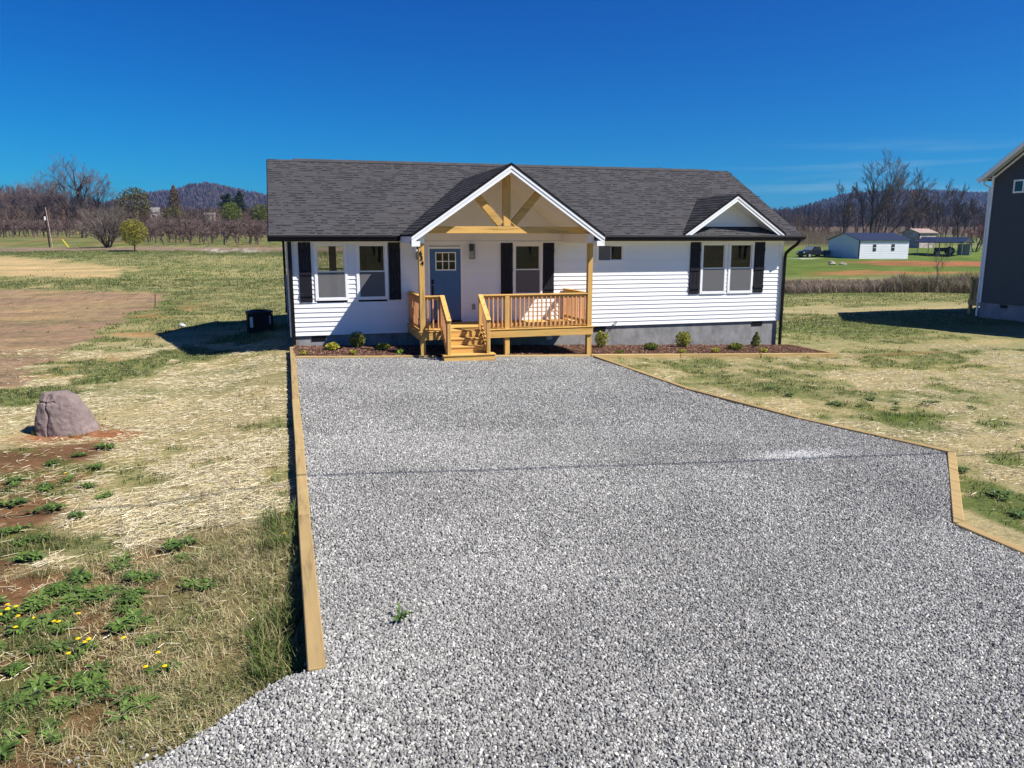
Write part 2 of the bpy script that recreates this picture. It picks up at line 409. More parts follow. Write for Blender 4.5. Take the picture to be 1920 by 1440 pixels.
    c = bl(c, grass * 1.05, orch); c = bl(c, lush, orch * .5 * ss(.5, .6, n3)); c = bl(c, dry * .9, orch * ss(.42, .58, n1) * .8); c = bl(c, soil * 1.1, orch * ss(.55, .7, n2) * .5)
    wd = ss(185, 215, F); c = bl(c, np.array([.105, .075, .055]), wd)
    return c * (.80 + .36 * n3)[:, None]

# ground sheet, finely divided near the house and coarsely far off
def axis_pts(lo, hi, step, far_lo, far_hi, gr=1.055):
    a = list(np.arange(lo, hi, step)); s = step; p = hi
    while p < far_hi: a.append(p); s *= gr; p += s
    a.append(far_hi); s = step; p = lo - step
    b = []
    while p > far_lo: b.append(p); s *= gr; p -= s
    b.append(far_lo)
    return np.array(sorted(b) + a)
gxs = axis_pts(-12., 24., .14, -2600, 3800); gys = axis_pts(-24., 14., .14, -700, 4200)
gxs = np.unique(np.concatenate([gxs[np.abs(gxs + .05) > .08], [-.09, -.03]]))
GX, GY = np.meshgrid(gxs, gys); gx = GX.ravel(); gy = GY.ravel()
gzv = ground_z(gx, gy)
gzv = np.where((in_gravel(gx, gy)) | ((gy < -2) & (gx > left_edge(gy) - .1) & (gx < right_edge(gy) - .1)), gravel_z(gx, gy) - .07, gzv)
gzv = np.where((gx > -.05) & (gx < 16.1) & (gy > -2.4) & (gy < 9), gzv - .06, gzv)
nx = len(gxs); ny = len(gys); ii = np.arange(nx * ny).reshape(ny, nx)
gf = np.stack([ii[:-1, :-1].ravel(), ii[:-1, 1:].ravel(), ii[1:, 1:].ravel(), ii[1:, :-1].ravel()], 1)
def mat_ground():
    m = Mat('lawn_and_field', .95, .06); at = m.n('Attribute', attribute_name='tint')
    n = m.noise(m.coord('Object', (1, 1.6, 1)), 9, 8, .72); n2 = m.noise(m.coord('Object', (6, 22, 6)), 3., 5, .7)
    c = m.mix(1., at.outputs[0], m.ramp(n, [(.28, (.52, .56, .5)), (.5, (1., 1., 1.)), (.75, (1.45, 1.38, 1.3))]), 'MULTIPLY')
    c = m.mix(1., c, m.ramp(n2, [(.3, (.72, .74, .72)), (.72, (1.3, 1.27, 1.2))]), 'MULTIPLY')
    n3 = m.noise(m.coord('Object', (.25, 1, 1)), .55, 5, .65)
    c = m.mix(1., c, m.ramp(n3, [(.3, (.62, .74, .66)), (.5, (1, 1, 1)), (.7, (1.26, 1.17, 1.1))]), 'MULTIPLY')
    m.col(c); m.bump(n, .9, .05); return m.m
ground = link('ground', npmesh('ground', np.stack([gx, gy, gzv], 1), gf, lawn_colour(gx, gy), True), mat_ground())
tag(ground, kind='structure')

# ------------------------------------------------------------------ gravel drive
ux = np.linspace(-12, 9.95, 150); uy = np.linspace(-24, -2.30, 150)
UX, UY = np.meshgrid(ux, uy); 
U = (UX + 12) / 21.95
le = left_edge(UY); re_ = right_edge(UY); DX = le + U * (re_ - le)
dz = gravel_z(DX, UY); k = len(ux); jj = np.arange(k * k).reshape(k, k)
df = np.stack([jj[:-1, :-1].ravel(), jj[:-1, 1:].ravel(), jj[1:, 1:].ravel(), jj[1:, :-1].ravel()], 1)
def mat_gravel():
    m = Mat('crushed_stone_bed', .9, .2); v = m.coord()
    vo = m.n('TexVoronoi'); vo.inputs['Scale'].default_value = 34; m.l(v, vo.inputs['Vector'])
    c = m.ramp(vo.outputs['Color'], [(.1, (.06, .06, .056)), (.5, (.17, .167, .157)), (.9, (.38, .372, .35))])
    m.col(c); m.bump(vo.outputs['Distance'], 1., .02); return m.m
drive = link('driveway', npmesh('driveway', np.stack([DX.ravel(), UY.ravel(), dz.ravel()], 1), df, None, True), mat_gravel())
tag(drive, kind='structure')

def stone_scatter(name, pts, size, mat, squash=.72, sub=1, label=None, parent=None):
    """points mesh + geometry nodes: one broken stone on each point"""
    me = bpy.data.meshes.new(name); me.vertices.add(len(pts)); me.vertices.foreach_set('co', np.asarray(pts, np.float32).ravel()); me.update()
    o = link(name, me, mat, parent); tag(o, kind='stuff')
    g = bpy.data.node_groups.new(name + '_nodes', 'GeometryNodeTree')
    g.interface.new_socket('Geometry', in_out='INPUT', socket_type='NodeSocketGeometry')
    g.interface.new_socket('Geometry', in_out='OUTPUT', socket_type='NodeSocketGeometry')
    n = g.nodes; l = g.links
    gi = n.new('NodeGroupInput'); go = n.new('NodeGroupOutput')
    ico = n.new('GeometryNodeMeshIcoSphere'); ico.inputs['Subdivisions'].default_value = sub; ico.inputs['Radius'].default_value = 1
    sp = n.new('GeometryNodeSetPosition'); rv = n.new('FunctionNodeRandomValue'); rv.data_type = 'FLOAT_VECTOR'
    rv.inputs[0].default_value = (-.34,) * 3; rv.inputs[1].default_value = (.34,) * 3
    l.new(ico.outputs[0], sp.inputs[0]); l.new(rv.outputs[0], sp.inputs['Offset'])
    fs_ = n.new('GeometryNodeSetShadeSmooth'); fs_.inputs['Shade Smooth'].default_value = False; l.new(sp.outputs[0], fs_.inputs[0])
    sm = n.new('GeometryNodeSetMaterial'); sm.inputs['Material'].default_value = mat; l.new(fs_.outputs[0], sm.inputs[0])
    iop = n.new('GeometryNodeInstanceOnPoints'); l.new(gi.outputs[0], iop.inputs['Points']); l.new(sm.outputs[0], iop.inputs['Instance'])
    r1 = n.new('FunctionNodeRandomValue'); r1.data_type = 'FLOAT_VECTOR'; r1.inputs[0].default_value = (0, 0, 0); r1.inputs[1].default_value = (6.28,) * 3
    r2 = n.new('FunctionNodeRandomValue'); r2.data_type = 'FLOAT_VECTOR'
    r2.inputs[0].default_value = (size[0], size[0], size[0] * squash); r2.inputs[1].default_value = (size[1], size[1] * .8, size[1] * squash); r2.inputs['Seed'].default_value = 5
    l.new(r1.outputs[0], iop.inputs['Rotation']); l.new(r2.outputs[0], iop.inputs['Scale'])
    l.new(iop.outputs[0], go.inputs[0])
    md = o.modifiers.new('stones', 'NODES'); md.node_group = g
    return o
def mat_stone():
    m = Mat('crushed_granite', .85, .25); oi = m.n('ObjectInfo')
    c = m.ramp(oi.outputs['Random'], [(0, (.15, .148, .142)), (.25, (.230, .226, .216)), (.60, (.310, .305, .291)), (.90, (.425, .418, .398)), (1., (.62, .61, .58))])
    n = m.noise(m.coord('Object'), 1.3, 3); c = m.mix(1., c, m.ramp(n, [(.3, (.75, .75, .76)), (.7, (1.25, 1.25, 1.24))]), 'MULTIPLY')
    pl = m.n('TexNoise'); pl.inputs['Scale'].default_value = .38; pl.inputs['Detail'].default_value = 5; m.l(oi.outputs['Location'], pl.inputs['Vector'])
    c = m.mix(1., c, m.ramp(pl.outputs[0], [(.32, (.84, .835, .82)), (.5, (1, .995, .975)), (.68, (1.12, 1.115, 1.09))]), 'MULTIPLY')
    m.col(c); return m.m
def jgrid(x0, x1, y0, y1, d):
    nxx = int((x1 - x0) / d); nyy = int((y1 - y0) / d); a, b = np.meshgrid(np.arange(nxx), np.arange(nyy))
    x = x0 + (a.ravel() + rng.random(a.size)) * d; y = y0 + (b.ravel() + rng.random(b.size)) * d; return x, y
P = []
for (y0, y1, d) in ((-20.2, -15.6, .0182), (-15.6, -10.5, .0215), (-10.5, -2.3, .028)):
    x, y = jgrid(-4.5, 10., y0, y1, d)
    D = (x - CX) * CA - (y - CY) * SA; Fd = (x - CX) * SA + (y - CY) * CA
    vis = (np.abs(D) < Fd * .72 + 1.) & (Fd > 3.0)
    jig = (rng.random(len(x)) - .5) * .12
    ok = in_gravel(x + jig * ss(-17.2, -17.4, y), y) & vis & (x > left_edge(y) + .01)
    x = x[ok]; y = y[ok]
    P.append(np.stack([x, y, gravel_z(x, y) + rng.random(len(x)) * .012 + .004], 1))
# stones strayed over the edge into the grass
x = -rng.random(500) * 3.0 - .05; y = -17.5 - rng.random(500) * 1.6; off = rng.random(500) ** 2.2 * .5
yy = np.interp(-x, [0, .34, .70, 1.08, 1.75, 3.1], [-17.36, -17.42, -17.60, -17.78, -18.1, -18.8]) + off
P.append(np.stack([x, yy, ground_z(x, yy) + .012], 1))
P = np.concatenate(P); NG = len(P)
STONE = mat_stone()
gs = stone_scatter('gravel', P, (.0095, .0195), STONE)
a = rng.normal(size=(1500, 2)) * np.array([.42, .14]) + np.array([7.3, -12.75]); a = a[in_gravel(a[:, 0], a[:, 1])]
pale = flat('pale_dusty_stone', (.62, .61, .58), .9, .2, .2, 40)
stone_scatter('pale_gravel', np.stack([a[:, 0], a[:, 1], gravel_z(a[:, 0], a[:, 1]) + .018], 1), (.006, .014), pale)

# ------------------------------------------------------------------ mulch bed
bx = np.linspace(0.02, 16.25, 130); by = np.linspace(-2.2, .0, 16); BX_, BY_ = np.meshgrid(bx, by)
BY_ = np.where(BX_ > 15.7, BY_, BY_)
bz = .05 - .036 * BX_ + (fbm(BX_, BY_, 2.2, 90) - .5) * .08 + .03 * np.sin(np.pi * (BY_ + 2.2) / 2.2)
kk = np.arange(bx.size * by.size).reshape(by.size, bx.size)
bf = np.stack([kk[:-1, :-1].ravel(), kk[:-1, 1:].ravel(), kk[1:, 1:].ravel(), kk[1:, :-1].ravel()], 1)
bed = link('mulch_bed', npmesh('mulch_bed', np.stack([BX_.ravel(), BY_.ravel(), bz.ravel()], 1), bf, None, True), flat('mulch_base', (.065, .035, .025), .95, .1, .5, 40, .6))
tag(bed, kind='structure')
def mulch_z(x, y): return .05 - .036 * x + (fbm(x, y, 2.2, 90) - .5) * .08 + .03 * np.sin(np.pi * np.clip((y + 2.2) / 2.2, 0, 1))
def chips(n, fx, L_, W_, cols, name, mat, zoff=.012, tilt=.35, bend=0):
    """n thin slivers lying about: each a small tapering folded strip with some thickness"""
    x, y, z = fx(n); n = len(x)
    a = rng.random(n) * 2 * np.pi; L = L_[0] + rng.random(n) ** 1.5 * (L_[1] - L_[0]); W = W_[0] + rng.random(n) * (W_[1] - W_[0])
    tl = (rng.random(n) - .5) * tilt
    dx = np.cos(a) * L / 2; dy = np.sin(a) * L / 2; dz_ = tl * L / 2; px = -np.sin(a) * W / 2; py = np.cos(a) * W / 2
    zc = z + zoff * (.3 + rng.random(n)) + np.abs(dz_) * .8
    v = np.empty((n, 6, 3)); h = W * .5
    mx_ = x + px * bend * 3; my_ = y + py * bend * 3
    for k_, (s, q) in enumerate(((-1, -1), (-1, 1), (1, 1), (1, -1))):
        v[:, k_, 0] = x + s * dx + q * px; v[:, k_, 1] = y + s * dy + q * py; v[:, k_, 2] = zc + s * dz_
    v[:, 4, 0] = mx_ - dx * .7; v[:, 4, 1] = my_ - dy * .7; v[:, 4, 2] = zc - dz_ * .7 + h
    v[:, 5, 0] = mx_ + dx * .7; v[:, 5, 1] = my_ + dy * .7; v[:, 5, 2] = zc + dz_ * .7 + h
    base = (np.arange(n) * 6)[:, None]
    tri = np.array([[0, 3, 5], [0, 5, 4], [1, 4, 5], [1, 5, 2], [0, 4, 1], [3, 2, 5]])
    f = (base[:, :, None] + tri[None]).reshape(-1, 3)
    c = np.array(cols)[rng.integers(0, len(cols), n)] * (.7 + .6 * rng.random(n))[:, None]
    o = link(name, npmesh(name, v.reshape(-1, 3), f, np.repeat(c, 6, 0)), mat); tag(o, kind='stuff'); return o
def bedpts(n):
    x = .05 + rng.random(n) * 16.1; y = -2.17 + rng.random(n) * 2.12; return x, y, mulch_z(x, y)
chips(26000, bedpts, (.02, .085), (.008, .022), [(.11, .055, .035), (.17, .085, .055), (.065, .033, .024), (.27, .17, .12)], 'mulch', tinted('bark_chips', .9), .02, .9)

# ------------------------------------------------------------------ timber edging
def timber(p, q, label, mat, w_=.135, h_=.15):
    mb = MB(); mb.bar(p, q, w_, h_)
    o = mb.build('edging_timber', mat, None, .008, label=label, cat='timber', group='edging timbers round the drive and bed')
    return o
TT = .045
def tz(x): return .045 - .036 * x - .06 + TT
ly = [-.35, -4.1, -7.75, -11.4, -14.2, -17.45]
lab = ['edging timber beside the left house corner, farthest along the left edge of the gravel', 'second timber from the house along the left edge of the gravel',
       'middle timber of the straight left gravel edge', 'timber on the left gravel edge beside the straw, second from the near end', 'nearest timber on the left gravel edge, its free end in the grass']
WYL = wood('weathered_pine_y', 1, (.36, .25, .11))
for i in range(5):
    a, b = ly[i], ly[i + 1]; jx = (0, .004, -.004, .006, 0, .012)
    timber((jx[i], a, -.02 - .004 * (i % 2)), (jx[i + 1] + .004, b + .014, -.02 - .004 * (i % 2)), lab[i], WYL, .13, .20)
WXL = wood('weathered_pine_x', 0, (.44, .31, .135))
bxs = [.02, 3.75, 5.15, 8.1]
bl_ = ['timber edging the mulch bed left of the porch steps', None, 'timber edging the mulch bed under the porch rail']
for i, (a, b) in enumerate(((.07, 3.7), (5.12, 8.1))):
    timber((a, -2.26, .02 - .036 * a), (b, -2.26, .02 - .036 * b), ('timber edging the mulch bed left of the porch steps', 'timber edging the mulch bed under the porch rail')[i], WXL, .10, .14)
for i, (a, b) in enumerate(((8.12, 10.9), (10.92, 13.6), (13.62, 16.3))):
    timber((a, -2.26, .02 - .036 * a), (b, -2.26, .02 - .036 * b), 'timber edging the mulch bed right of the porch, %s' % ('nearest the porch', 'middle of three', 'far right end')[i], WXL, .10, .16)
timber((16.28, -2.2, -.545), (16.28, -.5, -.55), 'short return timber at the right end of the mulch bed', WYL, .09, .10)
rl = ['timber leaving the porch corner along the right gravel edge', 'second timber from the porch on the right gravel edge', 'timber where the right gravel edge begins to flare outwards',
      'timber turning in from the outermost corner of the gravel', 'timber at the lower right edge of the gravel, running out of the picture']
for i in range(5):
    (ax, ay), (bx_, by_) = TIMB_R[i], TIMB_R[i + 1]
    d = Vector((bx_ - ax, by_ - ay)).normalized() * .02
    segs = [(ax, ay, bx_, by_)]
    for (a1, b1, a2, b2) in segs:
        timber((a1 + .05, b1, .005 - .036 * a1), (a2 + .05 - d.x, b2 - d.y, .005 - .036 * a2), rl[i], WYL if abs(by_ - ay) > abs(bx_ - ax) else WXL, .12, .15)

# ================================================================== THE HOUSE
HW, HD = 15.73, 8.8            # width, depth
ZF, ZS = .33, 2.95             # top of foundation, soffit
house = empty('house', (0, 0, 0), label='white one storey house with charcoal shingle roof, blue front door and pine porch', cat='house')
def hp(name, mb, mat, parent=house, **k): return mb.build(name, mat, parent, **k)
# openings in the front wall: x0, x1, z0, z1
WIN = [('a', .74, 1.58, 1.34, 2.89), ('b', 1.89, 2.71, 1.34, 2.89), ('p', 6.50, 7.36, 1.36, 2.87), ('s', 9.15, 10.06, 2.31, 2.86),
       ('c', 12.76, 13.63, 1.29, 2.88), ('d', 13.76, 14.62, 1.29, 2.88)]
DOOR = (3.96, 4.87, .66, 2.73)
holes = [(a, b, c, d) for _, a, b, c, d in WIN] + [DOOR]
# foundation: four walls of block
mb = MB()
mb.box((.02, .03, -.95), (HW - .02, .22, ZF)); mb.box((.02, HD - .2, -.95), (HW - .02, HD - .02, ZF))
mb.box((.02, .222, -.95), (.2, HD - .202, ZF)); mb.box((HW - .2, .222, -.95), (HW - .02, HD - .202, ZF))
fnd = hp('foundation', mb, BLOCK)
for x in (.55, 9.12, 14.75):
    m = MB(); m.box((x, .012, .17), (x + .39, .028, .325)); vt = hp('vent', m, BLACK, fnd)
for x in (.60, 9.60, 15.2):
    pass
# wall core (inner skin) with the openings left out
def wall_with_holes(mb, x0, x1, z0, z1, y0, y1, hs):
    xs = sorted({x0, x1, *[h[0] for h in hs], *[h[1] for h in hs]})
    for a, b in zip(xs[:-1], xs[1:]):
        cur = z0
        for h in sorted([h for h in hs if h[0] < b and h[1] > a], key=lambda h: h[2]):
            if h[2] > cur: mb.box((a, y0, cur), (b, y1, h[2]))
            cur = h[3]
        if z1 > cur: mb.box((a, y0, cur), (b, y1, z1))
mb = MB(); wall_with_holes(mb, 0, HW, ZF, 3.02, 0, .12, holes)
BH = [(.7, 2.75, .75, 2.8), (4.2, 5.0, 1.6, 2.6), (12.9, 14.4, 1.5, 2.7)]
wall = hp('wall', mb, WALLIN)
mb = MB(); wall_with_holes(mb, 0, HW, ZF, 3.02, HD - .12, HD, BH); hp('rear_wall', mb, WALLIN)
gws = []
for x in (0, HW - .12):
    mb = MB(); mb.prism([(x, .122, ZF), (x, HD - .122, ZF), (x, HD - .122, 3.0), (x, 4.4, 5.18), (x, .122, 3.0)], (.12, 0, 0)); gws.append(hp('side_wall', mb, WALLIN))
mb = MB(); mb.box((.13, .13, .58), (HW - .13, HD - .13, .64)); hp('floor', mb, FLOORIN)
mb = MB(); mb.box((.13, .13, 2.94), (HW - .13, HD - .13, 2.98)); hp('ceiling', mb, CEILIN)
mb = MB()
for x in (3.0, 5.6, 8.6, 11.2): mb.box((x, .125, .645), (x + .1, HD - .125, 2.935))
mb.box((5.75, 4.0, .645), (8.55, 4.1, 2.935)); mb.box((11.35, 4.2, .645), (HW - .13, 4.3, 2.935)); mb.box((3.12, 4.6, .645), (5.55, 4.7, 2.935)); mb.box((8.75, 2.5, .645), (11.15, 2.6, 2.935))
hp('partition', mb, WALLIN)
# back window mullion seen through the left front window
mb = MB(); mb.box((1.57, HD - .10, .75), (1.84, HD - .02, 2.8)); mb.box((.7, HD - .08, 1.83), (1.57, HD - .04, 1.88)); mb.box((1.84, HD - .08, 1.83), (2.75, HD - .04, 1.88)); hp('rear_window_frame', mb, DARKM)

# lap siding, one board per course; the boards stop at the openings
EXPO = (ZS - ZF) / 20
def lap(x0, x1, z, ex=EXPO, y=0.):
    m = MB(); p = [(x0, y - .027, z), (x0, y - .025, z + .012), (x0, y - .005, z + ex + .004), (x0, y + .0, z + ex + .004), (x0, y + .0, z)]
    m.prism(p, (x1 - x0, 0, 0)); return m
def spans(x0, x1, z0, z1, hs):
    cuts = sorted([(h[0], h[1]) for h in hs if h[2] < z1 - .02 and h[3] > z0 + .02]); out = []; c = x0
    for a, b in cuts:
        if a > c + .02: out.append((c, a))
        c = max(c, b)
    if x1 > c + .02: out.append((c, x1))
    return out
for i in range(20):
    z = ZF + i * EXPO
    for a, b in spans(.10, HW - .10, z, z + EXPO, holes): hp('siding_board', lap(a, b, z), WHITE, wall)
# side wall boards (left end), clipped to the gable; right end the same
for sx, x, nrm in ((0, 0., -1), (1, HW, 1)):
    for i in range(37):
        z = ZF + i * EXPO; zt = z + EXPO
        if zt < 3.0: y0, y1 = .09, HD - .09
        else:
            y0 = max(.09, (zt - 3.03) * 2); y1 = HD - y0
        if y1 - y0 < .1: break
        m = MB(); m.prism([(x + nrm * .021, y0, z), (x + nrm * .019, y0, z + .012), (x + nrm * .005, y0, zt + .004), (x, y0, zt + .004), (x, y0, z)], (0, y1 - y0, 0))
        hp('siding_board', m, WHITE, gws[sx])
# corner posts, frieze
for x in (0, HW):
    sgn = -1 if x == 0 else 1
    m = MB(); xi = x + (.105 if x == 0 else -.105); m.box((min(x + sgn * .03, xi), -.03, ZF - .02), (max(x + sgn * .03, xi), -.001, ZS)); m.box((min(x + sgn * .03, x), .0, ZF - .02), (max(x + sgn * .03, x), .10, ZS)); hp('corner_trim', m, TRIM)
m = MB(); m.box((-.03, HD - .09, ZF), (.0, HD + .02, ZS)); hp('corner_trim', m, TRIM)
m = MB(); m.box((.106, -.034, ZS - .07), (HW - .106, -.0015, ZS - .002)); hp('frieze_trim', m, TRIM)

# --- main roof
SL = .5; EY, EZ = -.42, 3.11; RY, RZ = 4.4, 3.11 + (4.4 + .42) * .5
XL, XR = -.46, 16.18
def roofz(y): return EZ + (y - EY) * SL if y < RY else RZ - (y - RY) * SL
nrm = Vector((0, -SL, 1)).normalized()
mb = MB()
mb.prism([(XL, RY, RZ), (XL, 2 * RY - EY, EZ), (XL, 2 * RY - EY, EZ - .12), (XL, RY, RZ - .13)], (XR - XL, 0, 0))
ULAY = flat('roof_underlay', (.045, .043, .045), .95, .1)
roof = hp('roof', mb, ULAY)
for xa_, xb_, ya_ in ((XL, 3.12, EY), (3.122, 8.348, .05), (8.35, XR, EY)):
    m = MB(); za_ = EZ + (ya_ - EY) * SL; m.prism([(xa_, ya_, za_), (xa_, RY, RZ), (xa_, RY, RZ - .13), (xa_, ya_, za_ - .12)], (xb_ - xa_, 0, 0)); hp('roof_deck', m, ULAY, roof)
PXc = 5.735; PS = .69; PEX = 2.66; PAZ = 4.965    # porch gable centre, pitch, half span, apex height
DXc, DS_, DHX, DAZ = 13.73, .672, 1.83, 4.40     # little right gable
def shingle_batch(rows):
    """rows: list of 8 corner arrays -> joined mesh + tints"""
    v = np.array(rows).reshape(-1, 3); n = len(rows); base = (np.arange(n) * 8)[:, None, None]
    q = np.array([[4, 5, 6, 7], [0, 1, 5, 4], [1, 2, 6, 5], [3, 0, 4, 7]]); f = (base + q[None]).reshape(-1, 4)
    return v, f
def tab(o, ex, up, nn, wd, ln, th, lift=.0):
    """a shingle tab: o corner, ex along course, up the slope, nn normal"""
    a = o; b = o + ex * wd; c = b + up * ln; d = a + up * ln
    th2 = .002
    return [a, b, c, d, a + nn * th, b + nn * th, c + nn * th2, d + nn * th2]
def on_cut(x, z):      # is this spot of the main slope hidden under the porch or dormer roofs
    if abs(x - PXc) < PEX and z < PAZ - abs(x - PXc) * PS - .03: return True
    return False
rows = []; singles = []; tints = []
ex = Vector((1, 0, 0)); up = Vector((0, 1, SL)).normalized(); slope_len = (RY - EY) * math.sqrt(1 + SL * SL)
NC = 33; ce = slope_len / NC
for c in range(NC):
    o0 = Vector((0, EY, EZ)) + up * (c * ce); x = XL + .004
    while x < XR - .01:
        wd = min(random.uniform(.12, .34), XR - .004 - x)
        if not on_cut(x + wd / 2, o0.z):
            th = random.choice((.005, .005, .006, .011)); ln = ce * 1.02 - (0 if th < .01 else 0)
            o = Vector((x, o0.y, o0.z)) + nrm * .002
            if c < 4 and len(singles) < 296: singles.append((o, wd - .003, ln, th))
            else:
                rows.append(tab(o, ex, up, nrm, wd - .003, ln, th)); t = random.uniform(.054, .066); tints.append((t, t * .98, t * 1.03))
            if random.random() < .55:      # the dark granule band between the teeth of the laminate
                rows.append(tab(o + up * ce * random.uniform(.50, .60) + ex * random.uniform(0, .05), ex, up, nrm, max(.08, wd * random.uniform(.5, 1.)), ce * .36, .0128)); t = random.uniform(.022, .034); tints.append((t, t * .97, t * 1.04))
        x += wd
# porch roof slopes and dormer slopes: straight courses that run back along the house depth
def side_slope(cx, apex, pitch, half, y0, sgn, ncs, ridge_back):
    L_ = half * math.sqrt(1 + pitch ** 2); ce2 = L_ / ncs
    upv = Vector((-sgn, 0, pitch)).normalized(); nn = Vector((sgn * pitch, 0, 1)).normalized(); exv = Vector((0, 1, 0))
    for c in range(ncs):
        o0 = Vector((cx + sgn * half, 0, apex - half * pitch)) + upv * (c * ce2)
        yend = (o0.z - EZ) / SL + EY + .06
        y = y0
        while y < yend - .02:
            wd = min(random.uniform(.2, .42), yend - y)
            th = random.choice((.010, .011, .013)); o = Vector((o0.x, y, o0.z)) + nn * .002
            rows.append(tab(o, exv, upv, nn, wd - .002, ce2 * 1.02, th)); t = random.choice((.036, .044, .05, .058)); tints.append((t, t * .98, t * 1.02))
            y += wd
for sgn in (-1, 1):
    side_slope(PXc, PAZ, PS, PEX, -2.45, sgn, 22, 0); side_slope(DXc, DAZ, DS_, DHX, -.40, sgn, 15, 0)
v, f = shingle_batch([[tuple(p) for p in r] for r in rows])
sh = link('shingles', npmesh('shingles', v, f, np.repeat(np.array(tints), 8, 0)), SHING, roof); tag(sh, kind='stuff')
SM = {}
for o, wd, ln, th in singles:
    key = (round(wd, 2), th)
    if key not in SM:
        r = tab(Vector((0, 0, 0)), ex, up, nrm, key[0], ln, th); v, f = shingle_batch([[tuple(p) for p in r]]); SM[key] = npmesh('shingle', v, f); SM[key].materials.append(SHING1)
    s_ = link('shingle', SM[key], None, roof); s_.location = o
# ridge cap
x = XL + .8
while x < XR - .9:
    m = MB(); m.prism([(x, RY - .15, RZ - .062), (x, RY, RZ + .022), (x, RY + .15, RZ - .062), (x, RY + .15, RZ - .045), (x, RY, RZ + .042 + random.uniform(0, .004)), (x, RY - .15, RZ - .045)], (.298, 0, 0))
    hp('ridge_cap', m, SHING1, roof); x += .30
def porch_slab(cx, apex, pitch, half, y0, under, name, thick=.09):
    for sgn in (-1, 1):
        m = MB(); t = .001
        e = (cx + sgn * half, apex - half * pitch); yb = lambda z: (z - EZ) / SL + EY + .10
        a = Vector((e[0], y0, e[1])); b = Vector((cx, y0, apex)); c = Vector((cx, yb(apex), apex)); d = Vector((e[0], max(yb(e[1]), y0 + .05), e[1])); dn = Vector((0, 0, -thick))
        m.add([a, b, c, d, a + dn, b + dn, c + dn, d + dn], [(0, 1, 2, 3), (7, 6, 5, 4), (0, 4, 5, 1), (1, 5, 6, 2), (2, 6, 7, 3), (3, 7, 4, 0)]); hp(name, m, under)
UND = flat('roof_edge_underlay', (.03, .028, .03), .9, .1)
porch_slab(PXc, PAZ, PS, PEX, -2.45, UND, 'porch_roof', .05)
porch_slab(DXc, DAZ, DS_, DHX, -.40, UND, 'dormer_roof', .05)
# drip edge, rakes and fascia
def rake(cx, apex, pitch, half, y, depth, dw, ret=True, th=.035):
    # black edge
    for sgn in (-1, 1):
        e = Vector((cx + sgn * half, y, apex - half * pitch)); a = Vector((cx, y, apex))
        m = MB(); m.prism([e + Vector((0, 0, .012)), a + Vector((0, 0, .012)), a + Vector((0, 0, -.058)), e + Vector((0, 0, -.058))], (0, -.022, 0)); hp('drip_edge', m, BLACK)
        m = MB(); z1 = -.059; z2 = z1 - dw
        m.prism([e + Vector((0, 0, z1)), a + Vector((0, 0, z1)), a + Vector((0, 0, z2)), e + Vector((0, 0, z2))], (0, th, 0)); hp('rake_board', m, TRIM)
        if dw > .16:   # second thinner board set proud along the top
            m = MB(); m.prism([e + Vector((0, -.001, z1)), a + Vector((0, -.001, z1)), a + Vector((0, -.001, z1 - dw * .42)), e + Vector((0, -.001, z1 - dw * .42))], (0, -.014, 0)); hp('rake_board', m, TRIM)
rake(PXc, PAZ, PS, PEX, -2.43, 0, .175)
rake(DXc, DAZ, DS_, DHX, -.39, 0, .165)
# dormer gable face with three boards and its soffit
fy = .16
for i in range(9):
    z0 = 3.36 + i * .135; z1 = z0 + .135
    hw = (DAZ - .17 - z1) / DS_
    if hw < .05: break
    hw0 = min((DAZ - .17 - z0) / DS_, 1.55)
    m = MB(); m.add([(DXc - hw0, fy - .018, z0), (DXc + hw0, fy - .018, z0), (DXc + hw, fy - .002, z1), (DXc - hw, fy - .002, z1), (DXc - hw0, fy + .02, z0), (DXc + hw0, fy + .02, z0), (DXc + hw, fy + .02, z1), (DXc - hw, fy + .02, z1)],
        [(0, 1, 2, 3), (0, 4, 5, 1), (4, 7, 6, 5), (0, 3, 7, 4), (1, 5, 6, 2), (3, 2, 6, 7)]); hp('gable_board', m, WHITE)
def soffit_run(cx, apex, pitch, half, y0, y1, drop, panel, mat, name):
    n = max(2, round((y1 - y0) / panel))
    for sgn in (-1, 1):
        for i in range(n):
            a = y0 + (y1 - y0) * i / n + .003; b = y0 + (y1 - y0) * (i + 1) / n - .003
            p = [(cx + sgn * (half - .04), a, apex - drop - (half - .04) * pitch), (cx + sgn * .01, a, apex - drop - .01 * pitch), (cx + sgn * .01, a, apex - drop - .01 * pitch - .012), (cx + sgn * (half - .04), a, apex - drop - (half - .04) * pitch - .012)]
            m = MB(); m.prism(p, (0, b - a, 0)); hp(name, m, mat)
soffit_run(DXc, DAZ, DS_, DHX, -.35, .15, .19, .25, TRIM, 'soffit_panel')
# porch ceiling: panels across the slope, each a board
porch = empty('porch_frame'); porch.parent = house
n = 9
for sgn in (-1, 1):
    for i in range(n):                        # boards run down the slope
        a = -2.38 + 2.37 * i / n + .007; b = -2.38 + 2.37 * (i + 1) / n - .007
        h2 = PEX - .10
        p = [(PXc + sgn * h2, a, PAZ - .13 - h2 * PS), (PXc + sgn * .01, a, PAZ - .13), (PXc + sgn * .01, a, PAZ - .142), (PXc + sgn * h2, a, PAZ - .142 - h2 * PS)]
        m = MB(); m.prism(p, (0, b - a, 0)); hp('ceiling_panel', m, CREAM, porch)
